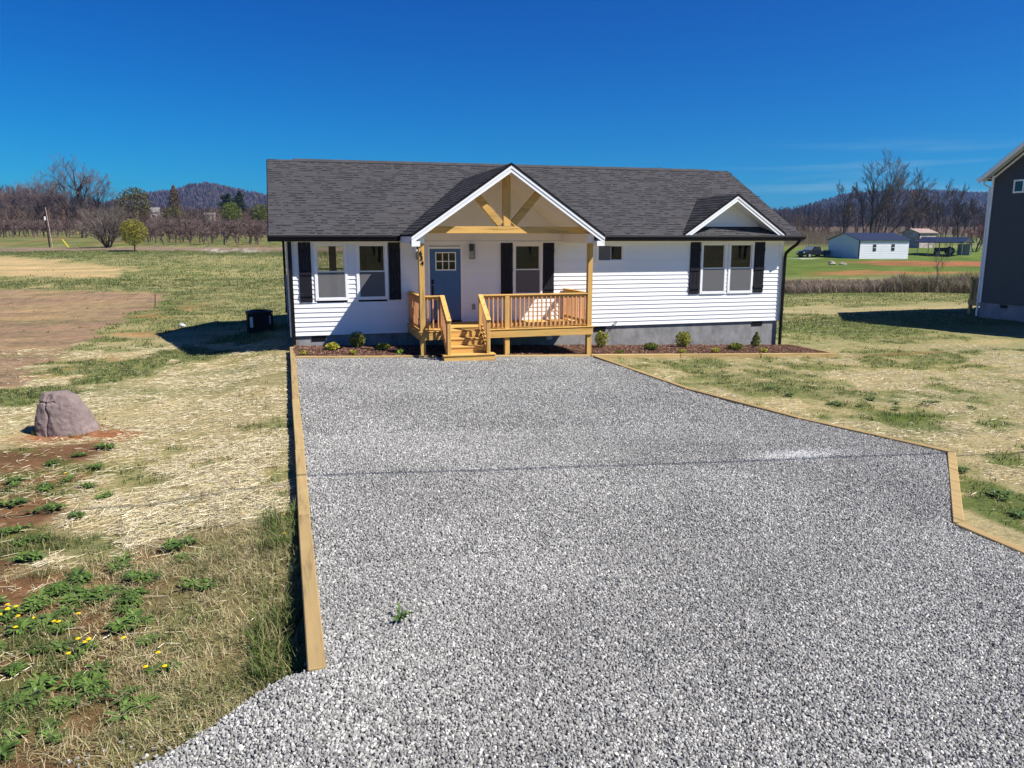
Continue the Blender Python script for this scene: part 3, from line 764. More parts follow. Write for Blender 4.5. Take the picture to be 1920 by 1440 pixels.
# plain gable wall of the porch over the door
hh = (PAZ - .14 - 2.97) / PS
zb_ = PAZ - .11 - 2.6 * PS; m = MB(); m.prism([(PXc - 2.6, -.024, 2.96), (PXc + 2.6, -.024, 2.96), (PXc + 2.6, -.024, zb_), (PXc, -.024, PAZ - .11), (PXc - 2.6, -.024, zb_)], (0, .02, 0)); hp('gable_panel', m, CREAM, porch)
# side beams of the porch and their caps
for x in (3.29, 8.03):
    m = MB(); m.box((x, -2.16, 2.92), (x + .16, -.04, 3.16)); hp('side_beam', m, TRIM, porch)
for s_, x in ((-1, PXc - PEX), (1, PXc + PEX)):
    m = MB(); x2 = x - s_ * .22; m.box((min(x, x2) , -2.426, 3.13 - .30), (max(x, x2), -2.18, 3.13 - .165)); hp('rake_return', m, TRIM, porch)
    # eave fascia and soffit along the porch side
    m = MB(); m.box((min(x, x - s_ * .03), -2.34, 2.90), (max(x, x - s_ * .03), -.35, 3.085)); hp('eave_fascia', m, TRIM, porch)
    m = MB(); a, b = x - s_ * .035, (3.285 if s_ < 0 else 8.195); m.box((min(a, b), -2.17, 2.905), (max(a, b), -.04, 2.918)); hp('eave_soffit', m, TRIM, porch)
# porch posts (6x6) with white wraps above
for x, lb in ((3.29, None), (8.03, None)):
    m = MB(); zb = -.14 if x < 5 else -.33; m.box((x + .01, -2.14, zb), (x + .15, -2.0, 2.90)); hp('post', m, WZ, porch, bevel=.006)
m = MB(); m.box((5.63, -2.14, -.24), (5.765, -2.0, .36)); hp('post', m, WZ, porch, bevel=.006)
# gable truss
TY0, TY1 = -2.035, -1.90
m = MB(); m.box((3.455, TY0, 3.165), (8.025, TY1, 3.345)); hp('truss_beam', m, WX, porch, bevel=.005)
m = MB(); m.box((5.625, TY0 - .003, 3.347), (5.825, TY1, 4.68)); hp('king_post', m, WZ, porch, bevel=.005)
def brace(x0, z0, x1, z1, wd=.19):
    m = MB(); m.bar((x0, (TY0 + TY1) / 2, z0), (x1, (TY0 + TY1) / 2, z1), wd, TY1 - TY0 - .012, up=(0, 1, 0)); return m
hp('brace', brace(5.56, 3.40, 4.82, 4.24), WX, porch, bevel=.004); hp('brace', brace(5.89, 3.40, 6.63, 4.24), WX, porch, bevel=.004)

# --- deck and railings
deck = empty('deck'); deck.parent = house
DZ = .60
nb = 14; d0, d1 = -2.20, -.03; bw = (d1 - d0) / nb
for i in range(nb):
    y = d0 + i * bw
    xs = [3.255, 8.23]
    m = MB(); m.box((xs[0], y + .003, DZ - .03 + random.uniform(0, .002)), (xs[1], y + bw - .003, DZ))
    hp('deck_board', m, WX, deck, bevel=.003)
m = MB(); m.box((3.30, -2.185, DZ - .235), (8.19, -2.146, DZ - .055)); hp('rim_joist', m, WX, deck)
m = MB(); m.box((3.275, -2.146, DZ - .235), (3.298, -.03, DZ - .033)); hp('rim_joist', m, WY, deck)
m = MB(); m.box((8.191, -2.146, DZ - .235), (8.215, -.03, DZ - .033)); hp('rim_joist', m, WY, deck)
for i in range(10):
    x = 3.6 + i * .48; m = MB(); m.box((x, -2.14, DZ - .22), (x + .038, -.03, DZ - .032)); hp('joist', m, WY, deck)
def railing(p, q, name='railing', inner=None, top=1.50, posts=(), skip=0, bal=True, alongx=True):
    r = empty(name); r.parent = house
    x0, y0 = p; x1, y1 = q; L_ = math.hypot(x1 - x0, y1 - y0); d = Vector((x1 - x0, y1 - y0, 0)) / L_; nr = Vector((-d.y, d.x, 0))
    wt = WX if alongx else WY
    m = MB(); m.bar((x0, y0, top + .017), (x1, y1, top + .017), .14, .034); hp('rail_cap', m, wt, r, bevel=.004)
    o = nr * .012
    m = MB(); m.bar((x0 + o.x, y0 + o.y, top - .05), (x1 + o.x, y1 + o.y, top - .05), .038, .086); hp('top_rail', m, wt, r)
    m = MB(); m.bar((x0 + o.x, y0 + o.y, DZ + .105), (x1 + o.x, y1 + o.y, DZ + .105), .038, .086); hp('bottom_rail', m, wt, r)
    nbal = int(L_ / .122); st = L_ / nbal
    for i in range(nbal):
        c = Vector((x0, y0, 0)) + d * ((i + .5) * st + random.uniform(-.004, .004)) - nr * .027
        m = MB(); w2 = .017
        if alongx: m.box((c.x - w2, c.y - w2, DZ + .035), (c.x + w2, c.y + w2, top - .012))
        else: m.box((c.x - w2, c.y - w2, DZ + .035), (c.x + w2, c.y + w2, top - .012))
        hp('baluster', m, WBZ, r)
    return r
railing((3.45, -2.07), (3.86, -2.07))
r2 = railing((5.0, -2.07), (8.03, -2.07))
railing((3.36, -.05), (3.36, -1.99), alongx=False); railing((8.11, -1.99), (8.11, -.05), alongx=False)
for (x, y, r_) in ((3.86, -2.12, 1.5), (4.915, -2.12, 1.5), (5.64, -2.135, 1.497)):
    m = MB(); m.box((x, y, DZ + .0), (x + (.09 if x < 5.5 else .125), y + .09, r_)); hp('rail_post', m, WZ, r2)
m = MB(); m.box((3.31, -.13, DZ), (3.40, -.04, 1.499)); hp('rail_post', m, WZ, r2)
m = MB(); m.box((8.07, -.13, DZ), (8.16, -.04, 1.499)); hp('rail_post', m, WBZ, r2)
# --- steps
st = empty('steps'); st.parent = house
g0 = -.12; nst = 4; rise = (DZ - g0) / nst; run = .27
SX0, SX1 = 3.90, 4.98
for i in range(1, nst):
    zt = DZ - i * rise; yf = -2.20 - i * run
    xa, xb = (SX0, SX1) if i < nst - 1 else (3.76, 5.12)
    for j in range(2):
        m = MB(); m.box((xa - .02, yf - .02 + j * .147, zt - .034), (xb + .02, yf - .02 + j * .147 + .142, zt)); hp('tread', m, WX, st, bevel=.003)
    m = MB(); m.box((xa + (.04 if i < 3 else 0), yf, zt - rise + (0.0 if i < nst - 1 else -.02)), (xb - (.04 if i < 3 else 0), yf + .024, zt - .035)); hp('riser', m, WX, st)
m = MB(); m.box((SX0 + .04, -2.215, DZ - rise), (SX1 - .04, -2.19, DZ - .033)); hp('riser', m, WX, st)
for x in (SX0 - .0, SX1 - .038):
    m = MB(); m.prism([(x, -2.19, DZ - .24), (x, -2.19, DZ - .035), (x, -3.0, g0 + rise - .035), (x, -3.0, g0 - .06), (x, -2.75, g0 - .06)], (.036, 0, 0)); hp('stringer', m, WY, st)
m = MB(); m.box((3.762, -2.98, g0 - .08), (3.79, -2.72, g0 + rise - .036)); hp('riser', m, WY, st)
m = MB(); m.box((5.09, -2.98, g0 - .08), (5.118, -2.72, g0 + rise - .036)); hp('riser', m, WY, st)
for sx, x in ((-1, 3.905), (1, 4.955)):
    ny_ = -2.93
    m = MB(); m.box((x - .04, ny_ - .04, g0 + rise), (x + .05, ny_ + .05, .93)); hp('newel_post', m, WZ, st, bevel=.004)
    m = MB(); m.bar((x, -2.10, 1.535), (x, ny_ - .07, .935), .125, .036); hp('stair_rail_cap', m, WY, st, bevel=.004)
    m = MB(); m.bar((x, -2.13, 1.45), (x, ny_, .86), .038, .088); hp('stair_top_rail', m, WY, st)
    m = MB(); m.bar((x, -2.2, .73), (x, ny_, .20), .038, .088); hp('stair_bottom_rail', m, WY, st)
    for i in range(6):
        t = (i + .6) / 6.4; y = -2.13 + (ny_ + 2.13) * t; zt = 1.46 - .59 * t; m = MB(); xx = x + sx * .034
        m.box((xx - .017, y - .017, zt - .86), (xx + .017, y + .017, zt + .01)); hp('baluster', m, WBZ, st)

# --- windows
def window(x0, x1, z0, z1, kind='hung', parent=house, y=0.):
    f = .058
    m = MB(); yo = y - .045
    m.box((x0 - .03, yo, z0 - .03), (x0 + f - .02, y + .06, z1 + .03)); m.box((x1 - f + .02, yo, z0 - .03), (x1 + .03, y + .06, z1 + .03))
    m.box((x0 + f - .0205, yo, z1 - f + .02), (x1 - f + .0205, y + .06, z1 + .03)); m.box((x0 + f - .0205, yo - .006, z0 - .03), (x1 - f + .0205, y + .06, z0 + f - .02))
    wn = hp('window', m, TRIM, parent)
    ax, bx2, az, bz2 = x0 + f - .02, x1 - f + .02, z0 + f - .02, z1 - f + .02
    def sash(a, b, c, d, yy):
        s = .034; q = MB(); q.box((a, yy, c), (a + s, yy + .03, d)); q.box((b - s, yy, c), (b, yy + .03, d)); q.box((a + s, yy, c), (b - s, yy + .03, c + s)); q.box((a + s, yy, d - s), (b - s, yy + .03, d))
        hp('sash', q, TRIM, wn); q = MB(); q.box((a + s, yy + .012, c + s), (b - s, yy + .017, d - s)); hp('pane', q, GLASS, wn)
        return s
    if kind == 'hung':
        zm = (az + bz2) / 2 - .02
        sash(ax, bx2, zm - .0, bz2, y + .0); sash(ax, bx2, az, zm + .034, y - .031 + .0)
        q = MB(); q.box((ax + .02, y - .037, az + .02), (bx2 - .02, y - .034, zm)); hp('insect_screen', q, SCREEN, wn)
    else:
        xm = (ax + bx2) / 2
        sash(xm - .02, bx2, az, bz2, y + .0); sash(ax, xm + .015, az, bz2, y - .031)
        q = MB(); q.box((ax + .02, y - .037, az + .02), (xm, y - .034, bz2 - .02)); hp('insect_screen', q, SCREEN, wn)
    return wn
for nme, a, b, c, d in WIN: window(a, b, c, d, 'slide' if nme == 's' else 'hung')
# --- board and batten shutters
def shutter(x0, x1, z0, z1):
    s = empty('shutter', (0, 0, 0)); s.parent = house
    w_ = (x1 - x0) / 3
    for i in range(3):
        m = MB(); m.box((x0 + i * w_ + .003, -.048 - random.uniform(0, .002), z0), (x0 + (i + 1) * w_ - .003, -.024, z1)); hp('shutter_board', m, SHUT, s, bevel=.002)
    for t in (.15, .52, .88):
        zc = z1 - (z1 - z0) * t; m = MB(); m.box((x0 + .004, -.072, zc - .045), (x1 - .004, -.0505, zc + .045)); hp('batten', m, SHUT, s, bevel=.002)
for a, b, c, d in ((.29, .63, 1.28, 2.93), (2.77, 3.11, 1.29, 2.92), (6.09, 6.45, 1.36, 2.90), (7.41, 7.76, 1.36, 2.90), (12.34, 12.70, 1.27, 2.91), (14.67, 15.05, 1.28, 2.91)): shutter(a, b, c, d)
# --- front door
m = MB(); m.box((3.90, -.05, .64), (3.955, .05, 2.80)); m.box((4.875, -.05, .64), (4.93, .05, 2.80)); m.box((3.956, -.05, 2.735), (4.874, .05, 2.80)); hp('door_frame', m, TRIM)
m = MB(); m.box((3.955, -.07, .602), (4.875, .03, .648)); hp('threshold', m, BLACK)
dx0, dx1, dz0, dz1 = 3.958, 4.872, .65, 2.732; lx0, lx1, lz0, lz1 = 4.155, 4.705, 2.14, 2.61
m = MB(); m.box((dx0, -.018, dz0), (lx0, .02, dz1)); m.box((lx1, -.018, dz0), (dx1, .02, dz1)); m.box((lx0, -.018, lz1), (lx1, .02, dz1)); m.box((lx0, -.018, 1.95), (lx1, .02, lz0))
m.box((lx0, -.018, dz0), (lx1, .02, dz0 + .19))
# two tall recessed panels with a middle stile
m.box((lx0, -.009, dz0 + .19), (4.395, .018, 1.95)); m.box((4.395, -.018, dz0 + .19), (4.445, .02, 1.95)); m.box((4.445, -.009, dz0 + .19), (lx1, .018, 1.95))
door = hp('front_door', m, BLUE)
q = MB(); q.box((lx0 - .03, -.032, lz0 - .03), (lx1 + .03, -.0185, lz0)); q.box((lx0 - .03, -.032, lz1), (lx1 + .03, -.0185, lz1 + .03)); q.box((lx0 - .03, -.032, lz0), (lx0, -.0185, lz1)); q.box((lx1, -.032, lz0), (lx1 + .03, -.0185, lz1))
for i in (1, 2): xx = lx0 + (lx1 - lx0) * i / 3; q.box((xx - .012, -.03, lz0), (xx + .012, -.0, lz1))
zz = (lz0 + lz1) / 2; q.box((lx0, -.029, zz - .012), (lx1, -.001, zz + .012)); hp('door_muntin', q, TRIM, door)
for i in range(3):
    for j in range(2):
        q = MB(); q.box((lx0 + (lx1 - lx0) * i / 3 + .004, -.012, lz0 + (lz1 - lz0) * j / 2 + .004), (lx0 + (lx1 - lx0) * (i + 1) / 3 - .004, -.007, lz0 + (lz1 - lz0) * (j + 1) / 2 - .004)); hp('door_pane', q, GLASS, door)
q = MB(); q.box((4.0, -.045, 1.72), (4.065, -.0185, 1.85)); q.tube([(4.032, -.05, 1.785), (4.032, -.07, 1.785)], .02, 10); hp('deadbolt', q, BLACK, door)
q = MB(); q.box((4.005, -.035, 1.38), (4.058, -.0185, 1.68)); q.tube([(4.03, -.03, 1.64), (4.03, -.075, 1.62), (4.03, -.08, 1.5), (4.03, -.03, 1.42)], .011, 8); hp('door_handle', q, BLACK, door)
# --- porch lanterns
def lantern(x, z):
    m = MB(); m.box((x - .055, -.045, z + .14), (x + .055, -.022, z + .34)); m.box((x - .02, -.12, z + .30), (x + .02, -.045, z + .34)); m.box((x - .075, -.21, z + .31), (x + .075, -.06, z + .335)); m.box((x - .075, -.21, z - .09), (x + .075, -.06, z - .075))
    for a in (-.07, .062):
        for b in (-.205, -.073): m.box((x + a, b, z - .075), (x + a + .008, b + .008, z + .31))
    s = hp('wall_lantern', m, DARKM); q = MB(); q.tube([(x, -.135, z + .31), (x, -.135, z + .2)], [.022, .03], 10); hp('bulb_holder', q, DARKM, s)
    q = MB()
    q.box((x - .060, -.2035, z - .074), (x + .060, -.2005, z + .309)); hp('lantern_pane', q, GLASS, s)
lantern(5.20, 2.53); lantern(3.62, 2.53)
# outlet, dryer vent, tap, security camera
m = MB(); m.box((5.20, -.06, .95), (5.30, -.022, 1.12)); o_ = hp('outlet_cover', m, GREYM); 
m = MB(); m.box((5.175, -.03, .92), (5.325, -.021, 1.15)); hp('outlet_block', m, TRIM)
m = MB(); m.box((7.53, -.03, -.03), (7.73, .028, .15)); m.prism([(7.55, -.03, .13), (7.55, -.09, .02), (7.55, -.03, .02)], (.16, 0, 0)); hp('dryer_vent', m, PLAIN)
m = MB(); m.tube([(9.82, -.02, .44), (9.82, -.10, .44), (9.80, -.13, .40)], .013, 8); m.tube([(9.82, -.085, .44), (9.82, -.085, .475)], .025, 8); hp('outdoor_tap', m, DARKM)
m = MB(); m.tube([(9.80, -.12, .41), (9.72, -.14, .30), (9.62, -.13, .20), (9.58, -.14, .14)], .012, 6); hp('tap_hose', m, DARKM)
m = MB(); m.tube([(3.2, -2.22, 2.83), (3.2, -2.22, 2.79)], .03, 10); m.tube([(3.2, -2.20, 2.80), (3.2, -2.22, 2.75), (3.2, -2.25, 2.72), (3.2, -2.275, 2.705)], [.03, .05, .055, .035], 12); hp('security_camera', m, PLAIN)
m = MB(); m.box((3.60, -.06, .70), (3.66, -.022, .80)); 
# house number on the left post, set on a slant down the post
for ch, x, z in (('6', 3.318, 2.615), ('3', 3.338, 2.485), ('4', 3.357, 2.355)):
    cu = bpy.data.curves.new('digit', 'FONT'); cu.body = ch; cu.size = .165; cu.extrude = .006; cu.offset = .004
    t = bpy.data.objects.new('digit_tmp', cu); COL.objects.link(t); bpy.context.view_layer.update()
    me = bpy.data.meshes.new_from_object(t.evaluated_get(bpy.context.evaluated_depsgraph_get())); bpy.data.objects.remove(t)
    d_ = link('house_number', me, None, porch); me.materials.clear(); me.materials.append(BLACK); d_.location = (x - .01, -2.150, z - .01); d_.rotation_euler = (R(90), 0, 0)
# --- gutters and downspouts
def gutter(x0, x1, z=3.10, y=-.42):
    m = MB(); m.prism([(x0, y - .005, z - .005), (x0, y - .012, z + .008), (x0, y - .125, z + .008), (x0, y - .135, z - .03), (x0, y - .10, z - .075), (x0, y - .10, z - .112), (x0, y - .005, z - .112)], (x1 - x0, 0, 0)); return hp('gutter', m, BLACK)
gutter(XL, 2.97); gutter(8.47, XR + .03)
for a_, b_ in ((XL, 3.05), (8.43, XR)):
    m = MB(); m.box((a_, -.42, ZS + .0), (b_, -.395, 3.10)); hp('fascia', m, BLACK)
for a_, b_ in ((XL + .02, 3.27), (8.2, XR - .02)):
    m = MB(); m.box((a_, -.394, ZS + .001), (b_, -.036, ZS + .014)); hp('eave_soffit', m, TRIM) 
for xx, sg in ((XL, -1), (XR, 1)):
    for a, b in (((EY, EZ), (RY, RZ)), ((2 * RY - EY, EZ), (RY, RZ))):
        m = MB(); m.prism([(xx, a[0], a[1] - .002), (xx, b[0], b[1] - .002), (xx, b[0], b[1] - .17), (xx, a[0], a[1] - .17)], (sg * .02, 0, 0)); hp('rake_fascia', m, BLACK if sg < 0 else BLACK, roof)
    x2 = 0 if sg < 0 else HW
    for (y0, y1, z0, z1) in ((-.36, RY, EZ - .14, RZ - .14), (RY, HD + .36, RZ - .14, EZ - .14)):
        m = MB(); m.prism([(xx, y0, z0), (x2, y0, z0), (x2, y1, z1), (xx, y1, z1)], (0, 0, -.012)); hp('rake_soffit', m, TRIM, roof)
def downspout(pts, w_=.085):
    m = MB(); 
    for a, b in zip(pts[:-1], pts[1:]): m.bar(a, b, w_, .07, up=(0, 1, .01) if abs(Vector(b).z - Vector(a).z) > .1 else (0, 0, 1))
    hp('downspout', m, BLACK)
downspout([(.065, -.085, 2.94), (.065, -.085, -.02)], .105)
downspout([(-.10, 8.72, 2.95), (-.10, 8.72, .2)], .09); 
m = MB()
P_ = [(16.02, -.49, 3.02), (16.02, -.49, 2.95), (15.97, -.42, 2.84), (15.86, -.20, 2.66), (15.80, -.10, 2.54), (15.79, -.085, 2.40), (15.79, -.08, -.58)]
m.tube(P_, .052, 8); hp('downspout', m, BLACK)
m = MB(); m.box((-.10, 6.0, 1.2), (-.022, 6.3, 1.75)); hp('electric_meter', m, GREYM); m = MB(); m.tube([(-.06, 6.15, 1.2), (-.06, 6.15, -.2)], .03, 8); hp('conduit', m, GREYM)

# ================================================================== NEIGHBOUR'S HOUSE (right edge)
SLATE = siding('dark_grey_siding', (.066, .056, .051))
nh = empty('neighbour_house', (30.95, 6.4, -.6), label='dark grey two storey house at the right edge, white trim on its corner', cat='house')
def np_(name, mb, mat, parent=nh, **k):
    o = mb.build(name, mat, parent, **k)
    if parent is nh: o.location = (-30.5, -6.4, .6)
    return o
NX0, NX1, NY0, NY1 = 30.5, 43.5, -3.6, 6.4; NE, NR = 5.80, 5.80 + 5.0 * .66
m = MB(); m.box((NX0 + .03, NY0, -1.4), (NX1, NY1 - .03, .09)); nf = np_('foundation', m, flat('neighbour_block', (.24, .25, .28), .9, .15, .2, 2, .3))
m = MB(); m.box((NX0 + .012, 4.9, -.08), (NX0 + .028, 5.27, .07)); v_ = np_('vent', m, BLACK)
m = MB(); m.prism([(NX0 + .02, NY0, .091), (NX0 + .02, NY1, .091), (NX0 + .02, NY1, NE), (NX0 + .02, (NY0 + NY1) / 2, NR), (NX0 + .02, NY0, NE)], (NX1 - NX0 - .04, 0, 0)); nw = np_('wall', m, SLATE)
z = .09; i = 0
while z < NR - .3:
    zt = z + .155; y0, y1 = NY0 + .1, NY1 - .1
    if zt > NE: y0 = NY0 + (zt - NE) / .66 + .05; y1 = NY1 - (zt - NE) / .66 - .05
    m = MB(); m.prism([(NX0 - .005, y0, z), (NX0 - .003, y0, z + .014), (NX0 + .014, y0, zt + .004), (NX0 + .0195, y0, zt + .004), (NX0 + .0195, y0, z)], (0, y1 - y0, 0)); 
    np_('siding_board', m, SLATE, nw); z = zt
    if i == 0 and False: pass
    i += 1
m = MB(); m.box((NX0 - .02, NY1 - .10, .07), (NX0 + .018, NY1 + .02, NE)); np_('corner_trim', m, TRIM)
for y0, y1 in ((NY1, (NY0 + NY1) / 2), (NY0, (NY0 + NY1) / 2)):
    sg = 1 if y0 > y1 else -1; ye = y0 + sg * .38; ze = NE - .38 * .66 + .16; zr_ = NR + .16
    m = MB(); m.prism([(NX0 - .40, ye, ze), (NX0 - .40, y1, zr_), (NX0 - .40, y1, zr_ - .10), (NX0 - .40, ye, ze - .10)], (NX1 - NX0 + .8, 0, 0)); np_('roof', m, flat('neighbour_shingle', (.03, .03, .033), .95, .1))
    m = MB(); m.prism([(NX0 - .43, ye, ze - .03), (NX0 - .43, y1, zr_ - .03), (NX0 - .43, y1, zr_ - .25), (NX0 - .43, ye, ze - .25)], (.028, 0, 0)); np_('rake_board', m, TRIM)
    m = MB(); m.prism([(NX0 - .40, ye, ze - .12), (NX0 + .01, ye, ze - .12), (NX0 + .01, y1, zr_ - .12), (NX0 - .40, y1, zr_ - .12)], (0, 0, -.015)); np_('rake_soffit', m, TRIM)
    m = MB(); m.prism([(NX0 - .012, y0 - sg * .1, NE - .02), (NX0 - .012, y1, NR - .04), (NX0 - .012, y1, NR - .14), (NX0 - .012, y0 - sg * .1, NE - .12)], (.03, 0, 0)); np_('gable_trim', m, TRIM)
m = MB(); m.box((NX0 - .42, NY1 + .38, NE - .20), (NX1, NY1 + .50, NE - .08)); np_('gutter', m, TRIM)
m = MB(); m.box((NX0 - .4, NY1 + .0, NE - .13), (NX1, NY1 + .37, NE - .115)); np_('eave_soffit', m, TRIM)
m = MB(); m.tube([(NX0 - .05, NY1 + .42, NE - .18), (NX0 - .05, NY1 + .38, NE - .36), (NX0 - .02, NY1 + .08, NE - .52), (NX0 - .02, NY1 + .06, -.55)], .045, 8); np_('downspout', m, TRIM)
wz0, wz1, wy0, wy1 = 4.97, 5.54, 4.25, 5.25
m = MB(); m.box((NX0 - .05, wy0, wz0), (NX0 + .016, wy1, wz0 + .07)); m.box((NX0 - .05, wy0, wz1 - .07), (NX0 + .016, wy1, wz1)); 
for y in (wy0, wy1 - .07, (wy0 + wy1) / 2 - .03): m.box((NX0 - .048, y, wz0 + .07), (NX0 + .016, y + .07, wz1 - .07))
nwin = np_('window', m, TRIM); m = MB()
m.box((NX0 - .02, wy0 + .07, wz0 + .07), (NX0 - .012, wy1 - .07, wz1 - .07)); np_('pane', m, flat('dark_pane', (.01, .012, .02), .05, .6), nwin)
# its back deck
nd = empty('back_deck'); nd.parent = nh; nd.location = (-30.5, -6.4, .6)
WD = wood('neighbour_deck_pine', 2, (.50, .36, .15))  # duller base colour than the porch pine
m = MB(); 
for x, y in ((31.25, 7.7), (33.6, 7.7)):
    q = MB(); q.box((x, y - .12, -.75), (x + .13, y, 1.16)); np_('deck_post', q, WD, nd)
q = MB(); q.box((31.25, 6.95, -.0), (34.0, 7.7, .12)); np_('deck_floor', q, WD, nd)
q = MB(); q.box((31.22, 6.95, -.14), (31.25, 7.72, .12)); np_('rim_joist', q, WD, nd)
for a in ((31.25, 7.65, 34.0, 7.7), ):
    q = MB(); q.box((a[0], a[1], 1.08), (a[2], a[3] + .03, 1.14)); np_('top_rail', q, WD, nd)
q = MB(); q.box((31.25, 6.95, 1.08), (31.31, 7.7, 1.14)); np_('top_rail', q, WD, nd)
for i in range(20):
    q = MB(); q.box((31.28 + i * .13, 7.63, .12), (31.32 + i * .13, 7.67, 1.08)); np_('baluster', q, WD, nd)
for i in range(6):
    q = MB(); q.box((31.25, 6.98 + i * .115, .12), (31.29, 7.02 + i * .115, 1.08)); np_('baluster', q, WD, nd)
for i in range(4):
    q = MB(); q.box((31.1, 7.1 + 0 * i, -.12 - i * .17), (32.2 , 7.4, -.09 - i * .17)); q = MB(); q.box((31.3 + i * .2, 7.0, -.18 - i * .13), (31.5 + i * .2, 7.6, -.15 - i * .13)); np_('stair_tread', q, WD, nd)

# ================================================================== FAR BUILDINGS
def box_building(name, x0, x1, y0, y1, z0, eave, ridge, wallm, roofm, label, cat, over=.25, windows=(), seams=True):
    r = empty(name, (x0, y0, z0), label=label, cat=cat); ym = (y0 + y1) / 2
    def q_(nm, mb, mat, par=r):
        o = mb.build(nm, mat, par)
        if par is r: o.location = (-x0, -y0, -z0)
        return o
    m = MB(); m.prism([(x0, y0, z0), (x0, y1, z0), (x0, y1, eave), (x0, ym, ridge), (x0, y0, eave)], (x1 - x0, 0, 0)); wl_ = q_('wall', m, wallm)
    if seams:
        z = z0 + .22
        while z < eave - .05:
            m = MB(); m.box((x0 + .02, y0 - .025, z), (x1 - .02, y0 - .002, z + .05)); q_('wall_rib', m, wallm, wl_); z += .27
    sl_ = (ridge - eave) / (ym - y0)
    for a in (y0, y1):
        e = a + (-over if a == y0 else over); ze = eave - sl_ * over + .04
        m = MB(); m.prism([(x0 - over, e, ze), (x0 - over, ym, ridge + .05), (x0 - over, ym, ridge - .03), (x0 - over, e, ze - .09)], (x1 - x0 + 2 * over, 0, 0)); q_('roof', m, roofm)
    m = MB(); m.box((x0 - .03, y0 - .03, z0), (x0 + .12, y0 + .1, eave - .02)); q_('corner_trim', m, BLACK)
    for (a, b, c, d) in windows:
        m = MB(); m.box((a, y0 - .06, c), (b, y0 - .026, d)); f_ = q_('window', m, DARKM); m = MB(); m.box((a + .07, y0 - .075, c + .07), (b - .07, y0 - .061, d - .07)); q_('pane', m, flat('far_pane', (.02, .025, .04), .08, .6), f_)
        m = MB(); m.box((a + .07, y0 - .085, (c + d) / 2 - .03), (b - .07, y0 - .076, (c + d) / 2 + .03)); q_('window_bar', m, TRIM, f_)
    return r
NAVY = flat('navy_metal_roof', (.018, .024, .050), .5, .3, .1)
OFFW = flat('white_metal_wall', (.72, .73, .76), .5, .4, .03, 1)
box_building('garage', 83.6, 92.7, 78.2, 85.3, -.35, 2.70, 3.72, OFFW, NAVY, 'white metal garage with dark blue roof and two small windows', 'garage',
             windows=((86.1, 86.65, 1.0, 2.0), (89.5, 90.05, 1.05, 2.05)))
# weathered shed behind
sx_, sy_ = B(79.0, 150); sz_ = gz(sx_, sy_)
box_building('old_shed', sx_ - 4.4, sx_ - .6, sy_ - 2, sy_ + 2.5, sz_ - .2, sz_ + 2.6, sz_ + 3.3, flat('weathered_white_boards', (.42, .36, .33), .9, .1, .5, 1.5), flat('rusty_tin', (.33, .24, .2), .7, .3, .3, 2), 'weathered whitish shed between the garage and the carport', 'shed', seams=False)
# carport with a tractor
cx_, cy_ = B(67.1, 131); cz_ = gz(cx_, cy_) + .1
cp = empty('carport', (cx_, cy_, cz_), R(-60), label='open carport with dark blue roof right of the white garage', cat='carport')
cw, cd = 6.6, 5.6
for sg in (0, 1):
    e = -.3 if sg == 0 else cd + .3
    m = MB(); m.prism([(-.3, e, 2.02), (-.3, cd / 2, 2.85), (-.3, cd / 2, 2.78), (-.3, e, 1.90)], (cw + .6, 0, 0)); m.build('roof', NAVY, cp)
m = MB(); m.prism([(cw + .2, -.1, 2.02), (cw + .2, cd + .1, 2.02), (cw + .2, cd / 2, 2.78)], (.04, 0, 0)); m.build('gable_panel', DARKM, cp)
for i in range(5):
    for y in (0, cd):
        m = MB(); m.box((i * cw / 4 - .04, y - .04, -.4), (i * cw / 4 + .04, y + .04, 1.98)); m.build('post', GREYM, cp)
m = MB(); m.box((4.6, cd - .5, -.3), (6.5, cd - .3, 1.7)); m.build('back_panel', flat('grey_panel', (.25, .27, .28)), cp)
tx, ty = B(71.6, 131.0)
tr = empty('tractor', (tx, ty, gz(tx, ty) + .05), R(150), label='dark tractor parked under the carport', cat='tractor')
TY = flat('tractor_dark', (.02, .02, .022), .6, .3)
m = MB(); m.box((-.2, -.35, .55), (1.5, .35, 1.15)); m.box((1.45, -.28, .6), (1.55, .28, 1.1)); m.build('hood', TY, tr)
m = MB(); m.box((-1.1, -.45, .5), (-.2, .45, .9)); m.box((-.9, -.25, .9), (-.5, .25, 1.35)); m.build('seat', TY, tr)
m = MB()
for a, b in ((-1.0, -.5), (-1.0, .5), (-.1, -.45), (-.1, .45)): m.box((a - .03, b - .03, .8), (a + .03, b + .03, 1.95))
m.box((-1.1, -.6, 1.95), (.0, .6, 2.03)); m.build('canopy', TY, tr)
for x, y, r, wd in ((-.75, -.6, .62, .3), (-.75, .6, .62, .3), (1.15, -.5, .36, .2), (1.15, .5, .36, .2)):
    m = MB(); m.tube([(x, y - wd / 2, r), (x, y + wd / 2, r)], r, 16); wh = m.build('wheel', BLACK, tr); m = MB(); m.tube([(x, y - wd / 2 - .02, r), (x, y + wd / 2 + .02, r)], r * .45, 10); m.build('rim', GREYM, wh)
